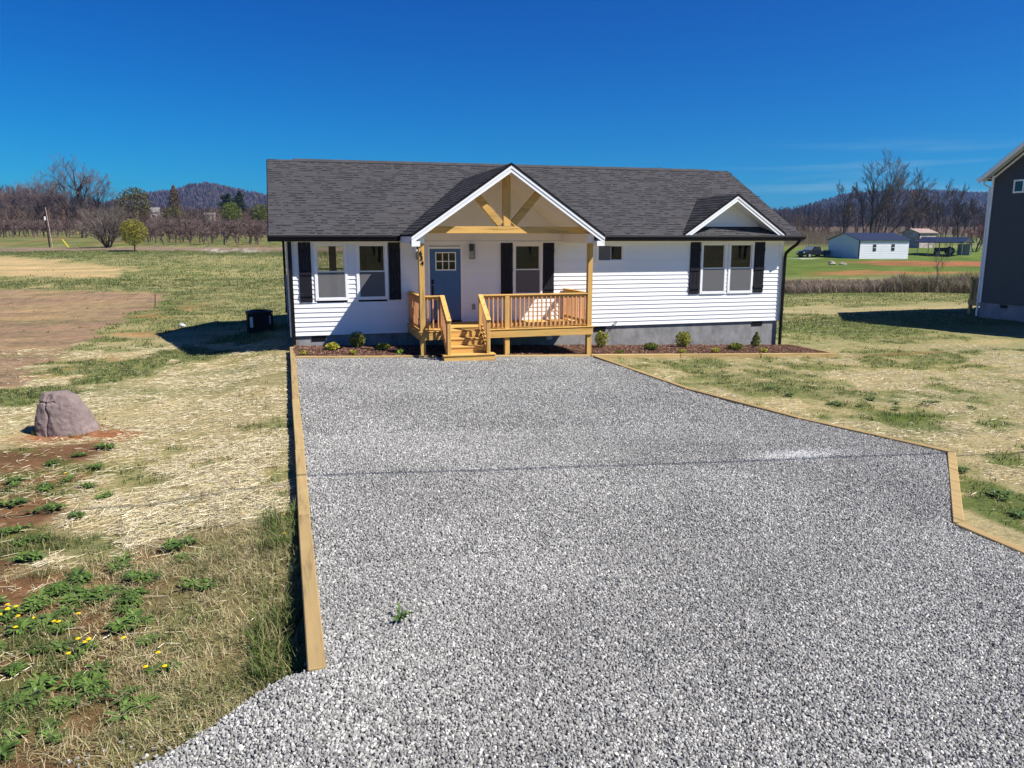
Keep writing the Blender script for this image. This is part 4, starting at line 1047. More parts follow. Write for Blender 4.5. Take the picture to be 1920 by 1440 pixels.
# black pickup on a pale pad
px_, py_ = B(48.3, 123); pz_ = gz(px_, py_)
pad = MB(); qx, qy = B(44.5, 122)
pad.box((qx - 1.5, qy - 2.2, gz(qx, qy) - .3), (qx + 9, qy + 4.5, gz(qx, qy) + .03)); o = pad.build('concrete_pad', flat('pale_concrete', (.5, .49, .46), .9, .2)); tag(o, kind='structure')
tk = empty('pickup_truck', (px_, py_ + 2.2, gz(qx, qy) + .03), R(188), label='black pickup truck parked left of the white garage', cat='truck')
CARB = flat('black_car_paint', (.012, .012, .014), .2, .6)
m = MB(); prof = [(-2.7, .45), (-2.7, 1.05), (-.75, 1.08), (-.45, 1.75), (.75, 1.78), (1.35, 1.18), (2.55, 1.02), (2.68, .8), (2.68, .45)]
m.prism([(a, -.92, b) for a, b in prof], (0, 1.84, 0)); bd = m.build('body', CARB, tk, .05)
for sy in (-1, 1):
    m = MB(); y = sy * .925
    m.prism([(-.40, y, 1.15), (-.28, y, 1.66), (.72, y, 1.66), (1.18, y, 1.2)], (0, sy * .012, 0)); m.build('side_window', flat('truck_glass', (.02, .025, .03), .05, .7), tk)
m = MB(); m.prism([(.80, -.8, 1.70), (.80, .8, 1.70), (1.34, .84, 1.22), (1.34, -.84, 1.22)], (.03, 0, .03)); m.build('windscreen', flat('screen_glass', (.25, .3, .34), .05, .7), tk)
m = MB(); m.box((-2.6, -.8, .9), (-.85, .8, 1.2)); m.build('load_bed', GREYM, tk)
for x in (-1.75, 1.75):
    for y in (-.86, .86):
        m = MB(); m.tube([(x, y - .13, .40), (x, y + .13, .40)], .40, 18); wh = m.build('wheel', BLACK, tk); m = MB(); m.tube([(x, y - .145, .40), (x, y + .145, .40)], .22, 12); m.build('rim', GREYM, wh)
for y in (-.7, .7):
    m = MB(); m.box((2.66, y - .15, .78), (2.72, y + .15, .95)); m.build('headlight', PLAIN, tk)

# ================================================================== ROCKS
def rock(name, loc, size, seed, mat, sub=4, shape=None, **k):
    import bmesh
    bm = bmesh.new(); bmesh.ops.create_icosphere(bm, subdivisions=sub, radius=1)
    r_ = random.Random(seed); planes = [(Vector((r_.uniform(-1, 1), r_.uniform(-1, 1), r_.uniform(-.4, 1))).normalized(), r_.uniform(.55, .85)) for _ in range(14)]
    for v in bm.verts:
        p = v.co.copy()
        for n_, d in planes:
            e = p.dot(n_) - d
            if e > 0: p -= n_ * e * .93
        if shape: p = shape(p)
        p = Vector((p.x * size[0], p.y * size[1], p.z * size[2]))
        q = p * 3.1
        from mathutils import noise as mn
        p += v.co * (mn.fractal(q * 1.3 + Vector((seed, 0, 0)), 1, 2, 4) * .05) * size[0]
        v.co = p
    me = bpy.data.meshes.new(name); bm.to_mesh(me); bm.free()
    o = link(name, me, mat); o.location = loc; return tag(o, **k)
def mat_rock(c):
    m = Mat('rock_face', .92, .2); v = m.coord(); n = m.noise(v, 3, 8, .65); n2 = m.noise(v, 40, 4, .7)
    cc = m.ramp(n, [(.3, tuple(x * .7 for x in c)), (.55, c), (.8, tuple(x * 1.3 for x in c))])
    cc = m.mix(1., cc, m.ramp(n2, [(.3, (.8,) * 3), (.7, (1.2,) * 3)]), 'MULTIPLY'); m.col(cc); m.bump(n, .9, .04); return m.m
# the big mauve-grey boulder: flat-topped, steep on the left, long slope on the right
def big_shape(p): return p
def boulder():
    import bmesh
    from mathutils import noise as mn
    pts = [(-.60, -.20, -.06), (-.50, -.40, -.06), (-.05, -.47, -.06), (.40, -.36, -.06), (.60, -.05, -.06), (.45, .32, -.06), (-.40, .38, -.06),
           (-.47, -.18, .50), (-.45, -.27, .62), (-.36, -.22, .76), (-.10, -.26, .75), (.06, -.20, .72), (.16, .05, .66), (-.05, .24, .70), (-.40, .12, .74),
           (.30, -.25, .44), (.44, .05, .30), (-.22, -.38, .56), (-.14, -.40, .10)]
    bm = bmesh.new()
    for p in pts: bm.verts.new(p)
    bmesh.ops.convex_hull(bm, input=bm.verts); bmesh.ops.delete(bm, geom=[v for v in bm.verts if not v.link_faces], context='VERTS')
    bmesh.ops.bevel(bm, geom=list(bm.edges), offset=.028, segments=2, affect='EDGES', profile=.6)
    bmesh.ops.triangulate(bm, faces=bm.faces); 
    for _ in range(4):
        bmesh.ops.subdivide_edges(bm, edges=[e for e in bm.edges if e.calc_length() > .035], cuts=1, use_grid_fill=True); bmesh.ops.triangulate(bm, faces=bm.faces)
    bm.normal_update()
    for v in bm.verts:
        p = v.co.copy(); d = mn.fractal(p * 2.2 + Vector((3, 1, 0)), 1, 2, 5) * .030 + mn.noise(p * 13) * .008
        if p.x < -.02 and p.y < 0: d += -.022 * abs(mn.noise(p * 7 + Vector((5, 5, 5)))) - .030 * math.exp(-((p.x + .25 + .05 * mn.noise(p * 4)) / .018) ** 2) - .03 * math.exp(-((p.z - .60) / .018) ** 2) * (p.x < -.1)
        else: d += .006 * mn.noise(Vector((p.x * 4 + p.z * 9, p.y * 2, p.z * 16 - p.x * 9)))
        v.co = p + v.normal * d
    me = bpy.data.meshes.new('boulder'); bm.to_mesh(me); bm.free()
    o = link('boulder', me, mat_rock((.215, .165, .155))); o.scale = (.88, .9, .98); o.location = (-3.86, -7.60, gz(-3.86, -7.60) - .02); o.rotation_euler = (0, 0, R(-8))
    tag(o, label='large mauve grey boulder on the straw lawn at left', cat='boulder')
boulder()
wr_ = B(-12.5, 29.5); rock('white_rock', (*wr_, gz(*wr_) + .06), (.17, .13, .10), 5, mat_rock((.40, .42, .41)), 3, label='small whitish rock in the grass beyond the air conditioner', cat='rock')
for i in range(5):
    a, b = B(41.4 + random.uniform(-.9, .9), 100.5 + random.uniform(-.7, .7))
    rock('pile_rock', (a, b, gz(a, b) + random.uniform(0, .35)), (.5, .4, .3), 20 + i, mat_rock((.33, .28, .25)), 2, label='grey brown rock in the heap before the white garage, %s' % ('largest at the left', 'second from the left', 'in the middle of the heap', 'low one at the right side', 'last one, partly sunk in grass')[i], cat='rock', group='rocks heaped before the garage')

# ================================================================== AIR CONDITIONER
ac = empty('air_conditioner', (-1.02, 5.75, -.33), R(6), label='black outdoor air conditioner beside the left end of the house', cat='air conditioner')
m = MB(); m.box((-.5, -.5, -.05), (.5, .5, .06)); m.build('pad', GREYM, ac)
m = MB(); m.box((-.37, -.37, .06), (.37, .37, .80)); m.build('coil', flat('dark_coil', (.02, .02, .022), .6, .3, .3, 60), ac)
for i in range(9):
    for s in range(4):
        t = -.33 + i * .0825; m = MB(); c_ = .378
        if s == 0: m.box((t - .026, -c_ - .012, .10), (t + .026, -c_ + .006, .80))
        elif s == 1: m.box((t - .026, c_ - .006, .10), (t + .026, c_ + .012, .80))
        elif s == 2: m.box((-c_ - .012, t - .026, .10), (-c_ + .006, t + .026, .80))
        else: m.box((c_ - .006, t - .026, .10), (c_ + .012, t + .026, .80))
        m.build('louvre', BLACK, ac)
for x in (-.385, .385):
    for y in (-.385, .385): m = MB(); m.box((x - .03, y - .03, .06), (x + .03, y + .03, .82)); m.build('corner_post', BLACK, ac)
m = MB(); m.tube([(0, 0, .82), (0, 0, .88), (0, 0, .90)], [.46, .46, .40], 24); m.build('top_ring', BLACK, ac)
m = MB(); m.tube([(.3 * math.cos(a / 12 * 6.2832), .3 * math.sin(a / 12 * 6.2832), .91) for a in range(13)], .01, 4); m.tube([(.15 * math.cos(a / 12 * 6.2832), .15 * math.sin(a / 12 * 6.2832), .91) for a in range(13)], .01, 4)
m.build('fan_guard', BLACK, ac)
m = MB(); m.box((-.36, -.402, .36), (-.25, -.393, .72)); m.build('rating_label', PLAIN, ac)
m = MB(); m.box((.28, -.402, .45), (.34, -.393, .75)); m.build('rating_label', GREYM, ac)
m = MB(); m.tube([(-.33, -.42, .25), (-.25, -.46, .13), (0, -.48, .09), (.5, -.46, .09), (.85, -.3, .15), (1.0, -.2, .3)], .022, 8); m.build('refrigerant_line', BLACK, ac)

# ================================================================== TREES
def bark(name, c):
    m = Mat(name, .95, .1); n = m.noise(m.coord('Object', (3, 3, 1)), 2.2, 4)
    m.col(m.hsvar(m.ramp(n, [(.3, tuple(x * .65 for x in c)), (.7, tuple(x * 1.35 for x in c))]), .8, 1.2)); return m.m
BARK = bark('grey_brown_bark', (.165, .118, .090)); BARKD = bark('dark_bark', (.055, .042, .036)); TWIG = bark('pinkish_twigs', (.155, .108, .098))
ORCH = bark('orchard_bark', (.135, .095, .085)); BUSHB = bark('bush_bark', (.15, .125, .105))
class TreeGen:
    def __init__(s, seed): s.r = random.Random(seed); s.seg = [[], []]      # thick, twig
    def rv(s, a): return Vector((s.r.uniform(-a, a), s.r.uniform(-a, a), s.r.uniform(-a, a)))
    def branch(s, p, d, L, r, lv, prm):
        nseg = 4 if lv == 0 else (3 if lv < prm['lv'] - 1 else 2); pts = [p.copy()]; rs = [r]; dirs = [d.copy()]
        wig = prm['wig'] * (.5 if lv == 0 else 1)
        for i in range(nseg):
            d = (d + s.rv(wig) + Vector((0, 0, prm['up'] * (1 if lv else .5)))).normalized(); p = p + d * (L / nseg); pts.append(p.copy())
            rs.append(r * (1 - (i + 1) / nseg * (prm['tap'] if lv < prm['lv'] else .9))); dirs.append(d.copy())
        s.seg[0 if lv < prm['lv'] - 1 else 1].append((pts, rs, 5 if lv == 0 else (4 if lv == 1 else 3)))
        if lv >= prm['lv']: return
        n = prm['n'][min(lv, len(prm['n']) - 1)]
        for k in range(n):
            t = prm['t0'][0] + (1 - prm['t0'][0]) * (k + s.r.random() * .8) / n if lv == 0 else .25 + .75 * (k + s.r.random()) / n
            t = min(t, .99); f = t * nseg; i = int(f); q = pts[i].lerp(pts[min(i + 1, nseg)], f - i); dd = dirs[min(i + 1, nseg)]
            a = s.rv(1); a = (a - dd * a.dot(dd)).normalized(); ang = prm['ang'] * s.r.uniform(.6, 1.25)
            nd = (dd * math.cos(ang) + a * math.sin(ang)).normalized()
            rr = max(rs[i] * s.r.uniform(.45, .7), prm['rmin']); LL = L * s.r.uniform(*prm['len']) * (1 - .35 * t if lv == 0 else 1)
            s.branch(q, nd, LL, rr, lv + 1, prm)
    def arrays(s, which):
        vs = []; fs = []
        for w_ in which:
            for pts, rs, n in s.seg[w_]:
                base = len(vs); ref = Vector((.31, .9, .3))
                for i, p in enumerate(pts):
                    d = (pts[min(i + 1, len(pts) - 1)] - pts[max(0, i - 1)]).normalized(); a = d.cross(ref).normalized(); b = d.cross(a)
                    for k in range(n): t = 6.2832 * k / n; vs.append(p + (a * math.cos(t) + b * math.sin(t)) * rs[i])
                for i in range(len(pts) - 1):
                    for k in range(n): k2 = (k + 1) % n; fs.append((base + i*n + k, base + i*n + k2, base + (i+1)*n + k2, base + (i+1)*n + k))
        return np.array([tuple(v) for v in vs]), np.array(fs)
def make_tree(name, seed, H, prm, stems, mats=(BARK, TWIG), loc=(0, 0), label=None, cat='tree', group=None, rz=0, zoff=0):
    """stems: (dx, dy, lean vector, length factor, radius)"""
    g = TreeGen(seed)
    for (dx, dy, lean, lf, rad) in stems: g.branch(Vector((dx, dy, -.3)), Vector(lean).normalized(), H * lf, rad, 0, prm)
    r = empty(name, (loc[0], loc[1], gz(*loc) + zoff), rz, label=label, cat=cat, group=group)
    for w_, nm, mt in ((0, 'trunk', mats[0]), (1, 'crown', mats[1])):
        if not g.seg[w_]: continue
        v, f = g.arrays([w_]); link(nm, npmesh(nm, v, f), mt, r)
    return r
BIG = dict(lv=4, n=(9, 6, 5, 5), t0=(.25,), len=(.42, .64), ang=.62, up=.05, wig=.16, tap=.8, rmin=.025)
WIDE = dict(BIG, ang=.74, up=.04, len=(.48, .70), rmin=.025)
FAN = dict(lv=4, n=(9, 6, 6, 5), t0=(.3,), len=(.34, .56), ang=.52, up=.09, wig=.13, tap=.8, rmin=.022)
def place(L, F): return B(L, F)
def uL(u, F): return (u - 960) / 1489 * F
big = [('bare_tree', 1, 55, 205, 13.2, WIDE, [(-.6, 0, (-.25, 0, 1), .66, .30), (.5, 0, (.28, .1, 1), .72, .32), (1.2, 0, (.75, 0, 1), .6, .22)], 'bare forked tree farthest left, lower than its neighbours'),
       ('bare_tree', 2, 128, 200, 15.5, WIDE, [(0, 0, (-.05, 0, 1), .72, .46)], 'large bare tree with a dark trunk in the middle of the left group'),
       ('bare_tree', 3, 156, 198, 17.8, BIG, [(0, 0, (.0, 0, 1), .72, .66), (-.6, 0, (-.5, 0, 1), .52, .30)], 'tallest bare tree in the left group, ivy dark trunk'),
       ('bare_tree', 4, 188, 204, 14.8, WIDE, [(0, 0, (.12, 0, 1), .70, .36)], 'bare tree at the right of the left group, its crown spreading right')]
for nm, sd, u, F, H, prm, stems, lb in big:
    make_tree(nm, sd, H * .97, prm, stems, (BARKD, TWIG), B(uL(u, F), F), lb, 'tree', 'large bare trees behind the orchard')
rt = [(11, 1583, 163, 14.5, FAN, [(0, 0, (-.05, 0, 1), .74, .24), (.4, 0, (-.3, 0, 1), .5, .16)], 'bare tree with an open crown at the left of the right group'),
      (12, 1632, 160, 17.6, FAN, [(0, 0, (.03, 0, 1), .82, .34), (-.7, .3, (-.22, 0, 1), .62, .16), (.6, 0, (.12, 0, 1), .6, .18)], 'tall upright bare tree behind the white garage'),
      (13, 1643, 162, 17.5, FAN, [(0, 0, (.22, 0, 1), .92, .24), (.5, 0, (.6, 0, 1), .85, .22), (.9, 0, (.95, 0, 1), .72, .18), (1.2, .2, (.45, 0, 1), .75, .14)], 'bare tree with several stems leaning right behind the garage'),
      (14, 1711, 165, 16.0, FAN, [(0, 0, (.08, 0, 1), .8, .34), (.3, 0, (.45, 0, 1), .6, .18)], 'bare tree with a thick trunk behind the old shed'),
      (15, 1752, 168, 14.2, FAN, [(0, 0, (.1, 0, 1), .74, .2), (-.4, 0, (-.3, 0, 1), .62, .14)], 'slim bare tree behind the left part of the carport'),
      (16, 1796, 172, 14.2, FAN, [(0, 0, (-.05, 0, 1), .74, .24), (.5, 0, (.4, 0, 1), .62, .16)], 'bare tree behind the right part of the carport'),
      (17, 1216, 150, 16.2, FAN, [(0, 0, (0, 0, 1), .78, .25)], 'bare tree whose top twigs show just above the roof ridge')]
for sd, u, F, H, prm, stems, lb in rt:
    make_tree('bare_tree', sd, H * .87, prm, stems, (BARKD, BARK), B(uL(u, F), F), lb, 'tree', 'bare trees at the edge of the far yard')
# many stemmed bare bush and others in the left field
BSH = dict(lv=3, n=(7, 6, 5), t0=(.2,), len=(.4, .62), ang=.5, up=.05, wig=.16, tap=.75, rmin=.016)
make_tree('bare_bush', 21, 5.4, BSH, [(.08 * math.cos(a), .08 * math.sin(a), (.62 * math.cos(a), .62 * math.sin(a), 1), .72, .075) for a in np.arange(0, 6.2, .52)] + [(0, 0, (.1, 0, 1), .8, .12)], (BARKD, BUSHB), B(uL(201, 96), 96), 'wide bare many stemmed bush at the field edge beside the small green tree', 'bush')
RED = bark('reddish_buds', (.24, .11, .105))
make_tree('redbud_tree', 22, 6.2, dict(BSH, lv=4, n=(7, 6, 5, 4), ang=.7, rmin=.02), [(0, 0, (.1, 0, 1), .7, .16), (.3, 0, (.6, 0, 1), .6, .1), (-.3, 0, (-.5, 0, 1), .6, .1)], (BARKD, RED), B(uL(1832, 138), 138), 'reddish budding tree beside the grey neighbour house', 'tree')
make_tree('sapling', 23, 2.7, dict(BSH, n=(8, 5, 3), ang=.6, rmin=.008), [(0, 0, (.0, 0, 1), .95, .035)], (BUSHB, BUSHB), B(uL(1766, 50.3), 50.3), 'thin bare sapling rising out of the brush strip', 'sapling')
# leafy crowns made of small leaf clumps
def leaf_cloud(n, rad, size, cols, seed, shape='round', holes=.35):
    r = np.random.default_rng(seed); d = r.normal(size=(n, 3)); d /= np.linalg.norm(d, axis=1)[:, None]
    # lobes
    lob = r.normal(size=(14, 3)); lob /= np.linalg.norm(lob, axis=1)[:, None]
    bump = np.max(d @ lob.T, axis=1); rr = (r.random(n) ** .42) * (.70 + .34 * bump)
    p = d * rr[:, None]
    if shape == 'cone': t = (p[:, 2] + 1) / 2; p[:, :2] *= (1.15 - .95 * t)[:, None]
    cl = np.floor(p * 3.3).astype(int); hsh = (hash2(cl[:, 0] * 3 + cl[:, 2], cl[:, 1] * 5 + cl[:, 2], seed)); keep = hsh > holes * (rr < .8) ; p = p[keep]; n = len(p)
    c = p * np.array(rad)
    a = r.normal(size=(n, 3)); a /= np.linalg.norm(a, axis=1)[:, None]; b = np.cross(a, r.normal(size=(n, 3))); b /= np.linalg.norm(b, axis=1)[:, None]
    s = size * (.6 + .8 * r.random(n))[:, None]
    v = np.stack([c - a * s, c + b * s * .55, c + a * s, c - b * s * .55], 1).reshape(-1, 3); f = np.arange(4 * n).reshape(-1, 4)
    t = hsh[keep]; col = np.array(cols)[r.integers(0, len(cols), n)] * (.75 + .5 * t)[:, None]
    return v, f, np.repeat(col, 4, 0)
LEAF = tinted('foliage', .7, 0, (.8, 1.2), 3, .2, .25)
def leafy_tree(name, loc, rad, zc, n, size, cols, seed, label, cat='tree', trunk=.12, shape='round', group=None, holes=.35, stems=True, twig=BARKD):
    z = gz(*loc) if len(loc) == 2 else loc[2]
    r = empty(name, (loc[0], loc[1], z), 0, label=label, cat=cat, group=group)
    v, f, c = leaf_cloud(n, rad, size, cols, seed, shape, holes); v[:, 2] += zc
    link('crown', npmesh('crown', v, f, c), LEAF, r)
    g = TreeGen(seed + 50); prm = dict(lv=2, n=(6, 4), t0=(.15,), len=(.35, .55), ang=.6, up=.08, wig=.15, tap=.8, rmin=trunk * .12)
    g.branch(Vector((0, 0, -.1)), Vector((.03, 0, 1)), zc + rad[2] * .55, trunk, 0, prm)
    v, f = g.arrays([0, 1]); link('trunk', npmesh('trunk', v, f), twig, r); return r
leafy_tree('small_green_tree', B(uL(250, 86), 86), (1.5, 1.5, 1.45), 2.05, 5200, .07, [(.20, .21, .025), (.27, .24, .03), (.14, .16, .025), (.34, .26, .035)], 3, 'small round yellow green tree at the edge of the left field', holes=.3, trunk=.09)
OL = [(.075, .075, .025), (.11, .105, .03), (.14, .12, .04)]
leafy_tree('green_tree', B(uL(256, 215), 215), (4.6, 4, 4.9), 5.9, 4200, .25, OL, 4, 'dark olive green tree behind the orchard above the small green tree', trunk=.3, holes=.5)
leafy_tree('green_tree', B(uL(436, 190), 190), (2.6, 2.6, 2.9), 3.6, 2600, .2, [(.10, .13, .02), (.14, .16, .025)], 5, 'bright olive round tree in front of the dark pine', trunk=.2)
leafy_tree('green_tree', B(uL(493, 190), 190), (2.6, 2.6, 2.8), 3.5, 2600, .2, [(.10, .12, .02), (.13, .14, .025)], 6, 'olive round tree next to the house roof edge', trunk=.2)
leafy_tree('green_tree', B(uL(326, 210), 210), (2.4, 2.2, 2.2), 3.4, 1800, .2, OL, 7, 'low dark green tree between the white far houses', trunk=.2)
leafy_tree('tan_conifer', B(uL(332, 230), 230), (2.6, 2.6, 5.2), 7.0, 2600, .2, [(.19, .13, .06), (.15, .11, .06)], 8, 'tall tan brown conifer behind the orchard', trunk=.2, shape='cone')
PN = [(.018, .035, .018), (.03, .05, .022), (.045, .065, .035)]
for i, (u, h) in enumerate(((428, 9.), (452, 9.6))):
    F = 225; loc = B(uL(u, F), F); r = empty('pine_tree', (*loc, gz(*loc)), 0, label=('dark pine with open layered crown, left of the pair', 'dark pine with open layered crown, right of the pair')[i], cat='pine tree', group='pair of dark pines')
    vs = []; fs = []; cs = []; n0 = 0
    for k in range(9):
        rr = random.Random(k + 10 * i); zc = h * (.42 + .065 * k); wv = 2.9 * (1 - (k / 10) ** 1.5) * rr.uniform(.6, 1.1)
        v, f, c = leaf_cloud(330, (wv, wv, .62), .22, PN, 40 + k + 10 * i, 'round', .25); v += np.array([rr.uniform(-.8, .8), rr.uniform(-.8, .8), zc]); vs.append(v); fs.append(f + n0); cs.append(c); n0 += len(v)
    link('crown', npmesh('crown', np.concatenate(vs), np.concatenate(fs), np.concatenate(cs)), LEAF, r)
    m = MB(); m.tube([(0, 0, -.3), (.1, 0, h * .5), (0, 0, h * .97)], [.22, .15, .04], 7); m.build('trunk', BARKD, r)

# orchard of pruned bare trees
APP = dict(lv=3, n=(8, 6, 5), t0=(.28,), len=(.42, .66), ang=.8, up=.07, wig=.22, tap=.7, rmin=.024)
protos = []
for s_ in range(5):
    g = TreeGen(100 + s_); g.branch(Vector((0, 0, -.2)), Vector((.06 * (s_ - 2), .05, 1)).normalized(), 2.1, .075, 0, APP)
    me0 = npmesh('trunk', *g.arrays([0])); me0.materials.append(ORCH); me1 = npmesh('crown', *g.arrays([1])); me1.materials.append(ORCH); protos.append((me0, me1))
cnt = 0
ORL = 'pruned bare fruit tree in the orchard rows behind the left field'
for row in range(11):
    Fr = 104 + row * 5.6
    for j in range(60):
        u = -10 + j * (3.05 * 1489 / Fr) * .52 + random.uniform(-6, 6)
        if u > 506: break
        if Fr < np.interp(u, [150, 290], [127, 103]): continue
        if cnt >= 298: break
        x, y = B(uL(u, Fr), Fr + random.uniform(-1, 1)); me0, me1 = random.choice(protos)
        r = empty('fruit_tree', (x, y, gz(x, y)), random.uniform(0, 6.28), label=ORL, cat='fruit tree', group='fruit trees in the orchard rows'); r.scale = (random.uniform(1.1, 1.4),) * 2 + (random.uniform(1.0, 1.2),)
        a = link('trunk', me0, None, r); b = link('crown', me1, None, r); cnt += 1
# woods behind: one mass of bare trunks and twigs
def wood_mass(name, spots, protos_, mat, seed, cols):
    r = np.random.default_rng(seed); V = []; Fc = []; C_ = []; n0 = 0
    for (x, y, h) in spots:
        v, f = protos_[r.integers(len(protos_))]; a = r.random() * 6.28; c, s = math.cos(a), math.sin(a); sc = h / 10.; w_ = sc * r.uniform(.8, 1.2)
        q = np.stack([(v[:, 0] * c - v[:, 1] * s) * w_ + x, (v[:, 0] * s + v[:, 1] * c) * w_ + y, v[:, 2] * sc + gz(x, y)], 1)
        V.append(q); Fc.append(f + n0); n0 += len(v); C_.append(np.repeat((np.array(cols[r.integers(len(cols))]) * r.uniform(.75, 1.3))[None], len(v), 0))
    o = link(name, npmesh(name, np.concatenate(V), np.concatenate(Fc), np.concatenate(C_)), mat); tag(o, kind='stuff'); return o
WP = []
for s_ in range(5):
    g = TreeGen(200 + s_); prm = dict(lv=3, n=(8, 4, 3), t0=(.12,), len=(.28, .46), ang=.7, up=.06, wig=.15, tap=.8, rmin=.045)
    g.branch(Vector((0, 0, -.5)), Vector((0, 0, 1)), 8., .20, 0, prm); WP.append(g.arrays([0, 1]))
TW = tinted('bare_wood', .95, 0, (.8, 1.2), 1, .05)
WC = [(.115, .075, .052), (.092, .062, .046), (.145, .092, .066), (.068, .048, .036), (.18, .13, .09)]
spots = []
for i in range(330):                      # behind the orchard, left
    F = random.uniform(186, 250); u = random.uniform(-40, 520); spots.append((*B(uL(u, F), F), random.uniform(4.0, 7.4) * (1 if u < 300 else .85)))
for i in range(230):                      # out of sight behind the house
    F = random.uniform(186, 250); u = random.uniform(500, 1460); spots.append((*B(uL(u, F), F), random.uniform(4.0, 7.)))
for i in range(150):                      # behind the garage and the carport, right
    F = random.uniform(176, 250); u = random.uniform(1440, 1930); spots.append((*B(uL(u, F), F), random.uniform(4, 7.)))
wood_mass('bare_woods', spots, WP, TW, 3, WC)
spots = [(random.uniform(-90, 120), random.uniform(-150, -85), random.uniform(10, 15)) for _ in range(110)]  # unseen treeline behind the camera, added to darken the window reflections
wood_mass('woods_behind_camera', spots, WP, TW, 4, WC)

# vineyard posts and vines, right, behind the far yard
V = []; n0 = 0; vm = MB()
for row in range(6):
    Fr = 150 + row * 4.5
    for j in range(40):
        u = 1462 + j * 3.2 + row * 1.1
        if u > 1575: break
        x, y = B(uL(u, Fr), Fr); z = gz(x, y); hgt = random.uniform(1.9, 2.5); vm.bar((x, y, z - .1), (x + random.uniform(-.1, .1), y, z + hgt), .07, .07, up=(0, 1, 0))
    for zz in (1.0, 1.5, 2.0):
        for j in range(12):
            u0 = 1462 + j * 9.5; a = B(uL(u0, Fr), Fr); b = B(uL(u0 + 9.5, Fr), Fr); vm.bar((*a, gz(*a) + zz), (*b, gz(*b) + zz + random.uniform(-.15, .15)), .05, random.uniform(.05, .12))
vo_ = vm.build('vineyard', bark('vine_wood', (.22, .165, .115))); tag(vo_, kind='stuff')

# hills
us = np.linspace(-420, 2350, 260); Fs = np.geomspace(330, 2600, 90); UU, FF = np.meshgrid(us, Fs)
def ridge(pts, F0, w0, w1): 
    H_ = np.interp(UU, [p[0] for p in pts], [p[1] for p in pts]); d = np.where(FF < F0, (FF - F0) / w0, (FF - F0) / w1); return H_ * np.exp(-d * d * 1.6)
def vz(v, F): return 3.06 + (445 - v) * F / 1489
r1 = ridge([(-420, vz(364, 520)), (0, vz(371, 520)), (60, vz(374, 520)), (110, vz(384, 520)), (225, vz(398, 520)), (330, vz(412, 520)), (500, vz(416, 520)), (1440, vz(414, 520)), (1520, vz(405, 520)), (1620, vz(402, 520)), (1840, vz(404, 520)), (2350, vz(396, 520))], 520, 200, 260)
r2 = ridge([(-420, vz(385, 1400)), (150, vz(398, 1400)), (225, vz(382, 1400)), (262, vz(371, 1400)), (330, vz(367, 1400)), (350, vz(362, 1400)), (366, vz(357, 1400)), (400, vz(357, 1400)), (430, vz(364, 1400)), (500, vz(377, 1400)), (620, vz(392, 1400)), (900, vz(405, 1400)), (1420, vz(405, 1400)), (1490, vz(398, 1400)), (1535, vz(385, 1400)), (1575, vz(375, 1400)), (1650, vz(368, 1400)), (1680, vz(366, 1400)), (1760, vz(369, 1400)), (1850, vz(373, 1400)), (2350, vz(390, 1400))], 1400, 420, 700)
HX = CX + FF * SA + (UU - 960) / 1489 * FF * CA; HY = CY + FF * CA - (UU - 960) / 1489 * FF * SA
HZ = np.maximum(r1, r2) + (fbm(HX, HY, .008, 300, 4) - .5) * 12 * ss(600, 1000, FF)
HZ = np.maximum(HZ, ground_z(HX, HY) - 2) 
kk = np.arange(HX.size).reshape(HX.shape); hf = np.stack([kk[:-1, :-1].ravel(), kk[:-1, 1:].ravel(), kk[1:, 1:].ravel(), kk[1:, :-1].ravel()], 1)
hills = link('hills', npmesh('hills', np.stack([HX.ravel(), HY.ravel(), HZ.ravel()], 1), hf, None, True), flat('wooded_slope', (.045, .034, .034), .95, .05, .35, .05)); tag(hills, kind='structure')
# their trees: slim ragged crowns standing all over the slopes
def hill_trees(n, Fa, Fb, name, hmin, hmax, seed, cols, ev):
    r = np.random.default_rng(seed); F = np.exp(r.uniform(np.log(Fa), np.log(Fb), n)); u = r.uniform(-160, 2060, n)
    fi = np.clip((np.log(F) - np.log(330)) / (np.log(2600) - np.log(330)) * 89, 0, 88.99); ui = np.clip((u + 420) / 2770 * 259, 0, 258.99)
    i0 = fi.astype(int); j0 = ui.astype(int); a = fi - i0; b = ui - j0
    z = (HZ[i0, j0] * (1 - b) + HZ[i0, j0 + 1] * b) * (1 - a) + (HZ[i0 + 1, j0] * (1 - b) + HZ[i0 + 1, j0 + 1] * b) * a
    x = CX + F * SA + (u - 960) / 1489 * F * CA; y = CY + F * CA - (u - 960) / 1489 * F * SA
    h = r.uniform(hmin, hmax, n); w_ = h * r.uniform(.14, .26, n); green = fbm(x, y, .006, 400, 3) + r.random(n) * .25
    ang = r.random((n, 5)) * .9 + np.arange(5) * 6.2832 / 5; rad = r.uniform(.6, 1.15, (n, 5)); ring = np.stack([np.cos(ang) * rad * w_[:, None], np.sin(ang) * rad * w_[:, None], h[:, None] * r.uniform(.45, .8, (n, 5))], 2)
    v = np.empty((n, 7, 3)); v[:, 0] = np.stack([x, y, z - 1], 1); v[:, 1:6] = np.stack([x, y, z], 1)[:, None] + ring; v[:, 6] = np.stack([x + r.uniform(-.3, .3, n) * w_, y, z + h], 1)
    base = (np.arange(n) * 7)[:, None, None]; tri = np.array([[0, 1 + (k + 1) % 5, 1 + k] for k in range(5)] + [[6, 1 + k, 1 + (k + 1) % 5] for k in range(5)])
    c = np.array(cols)[r.integers(0, len(cols), n)] * r.uniform(.7, 1.35, n)[:, None]; c = np.where((green > ev)[:, None], np.array([.03, .042, .028]), c)
    o = link(name, npmesh(name, v.reshape(-1, 3), (base + tri[None]).reshape(-1, 3), np.repeat(c, 7, 0)), TW); tag(o, kind='stuff')
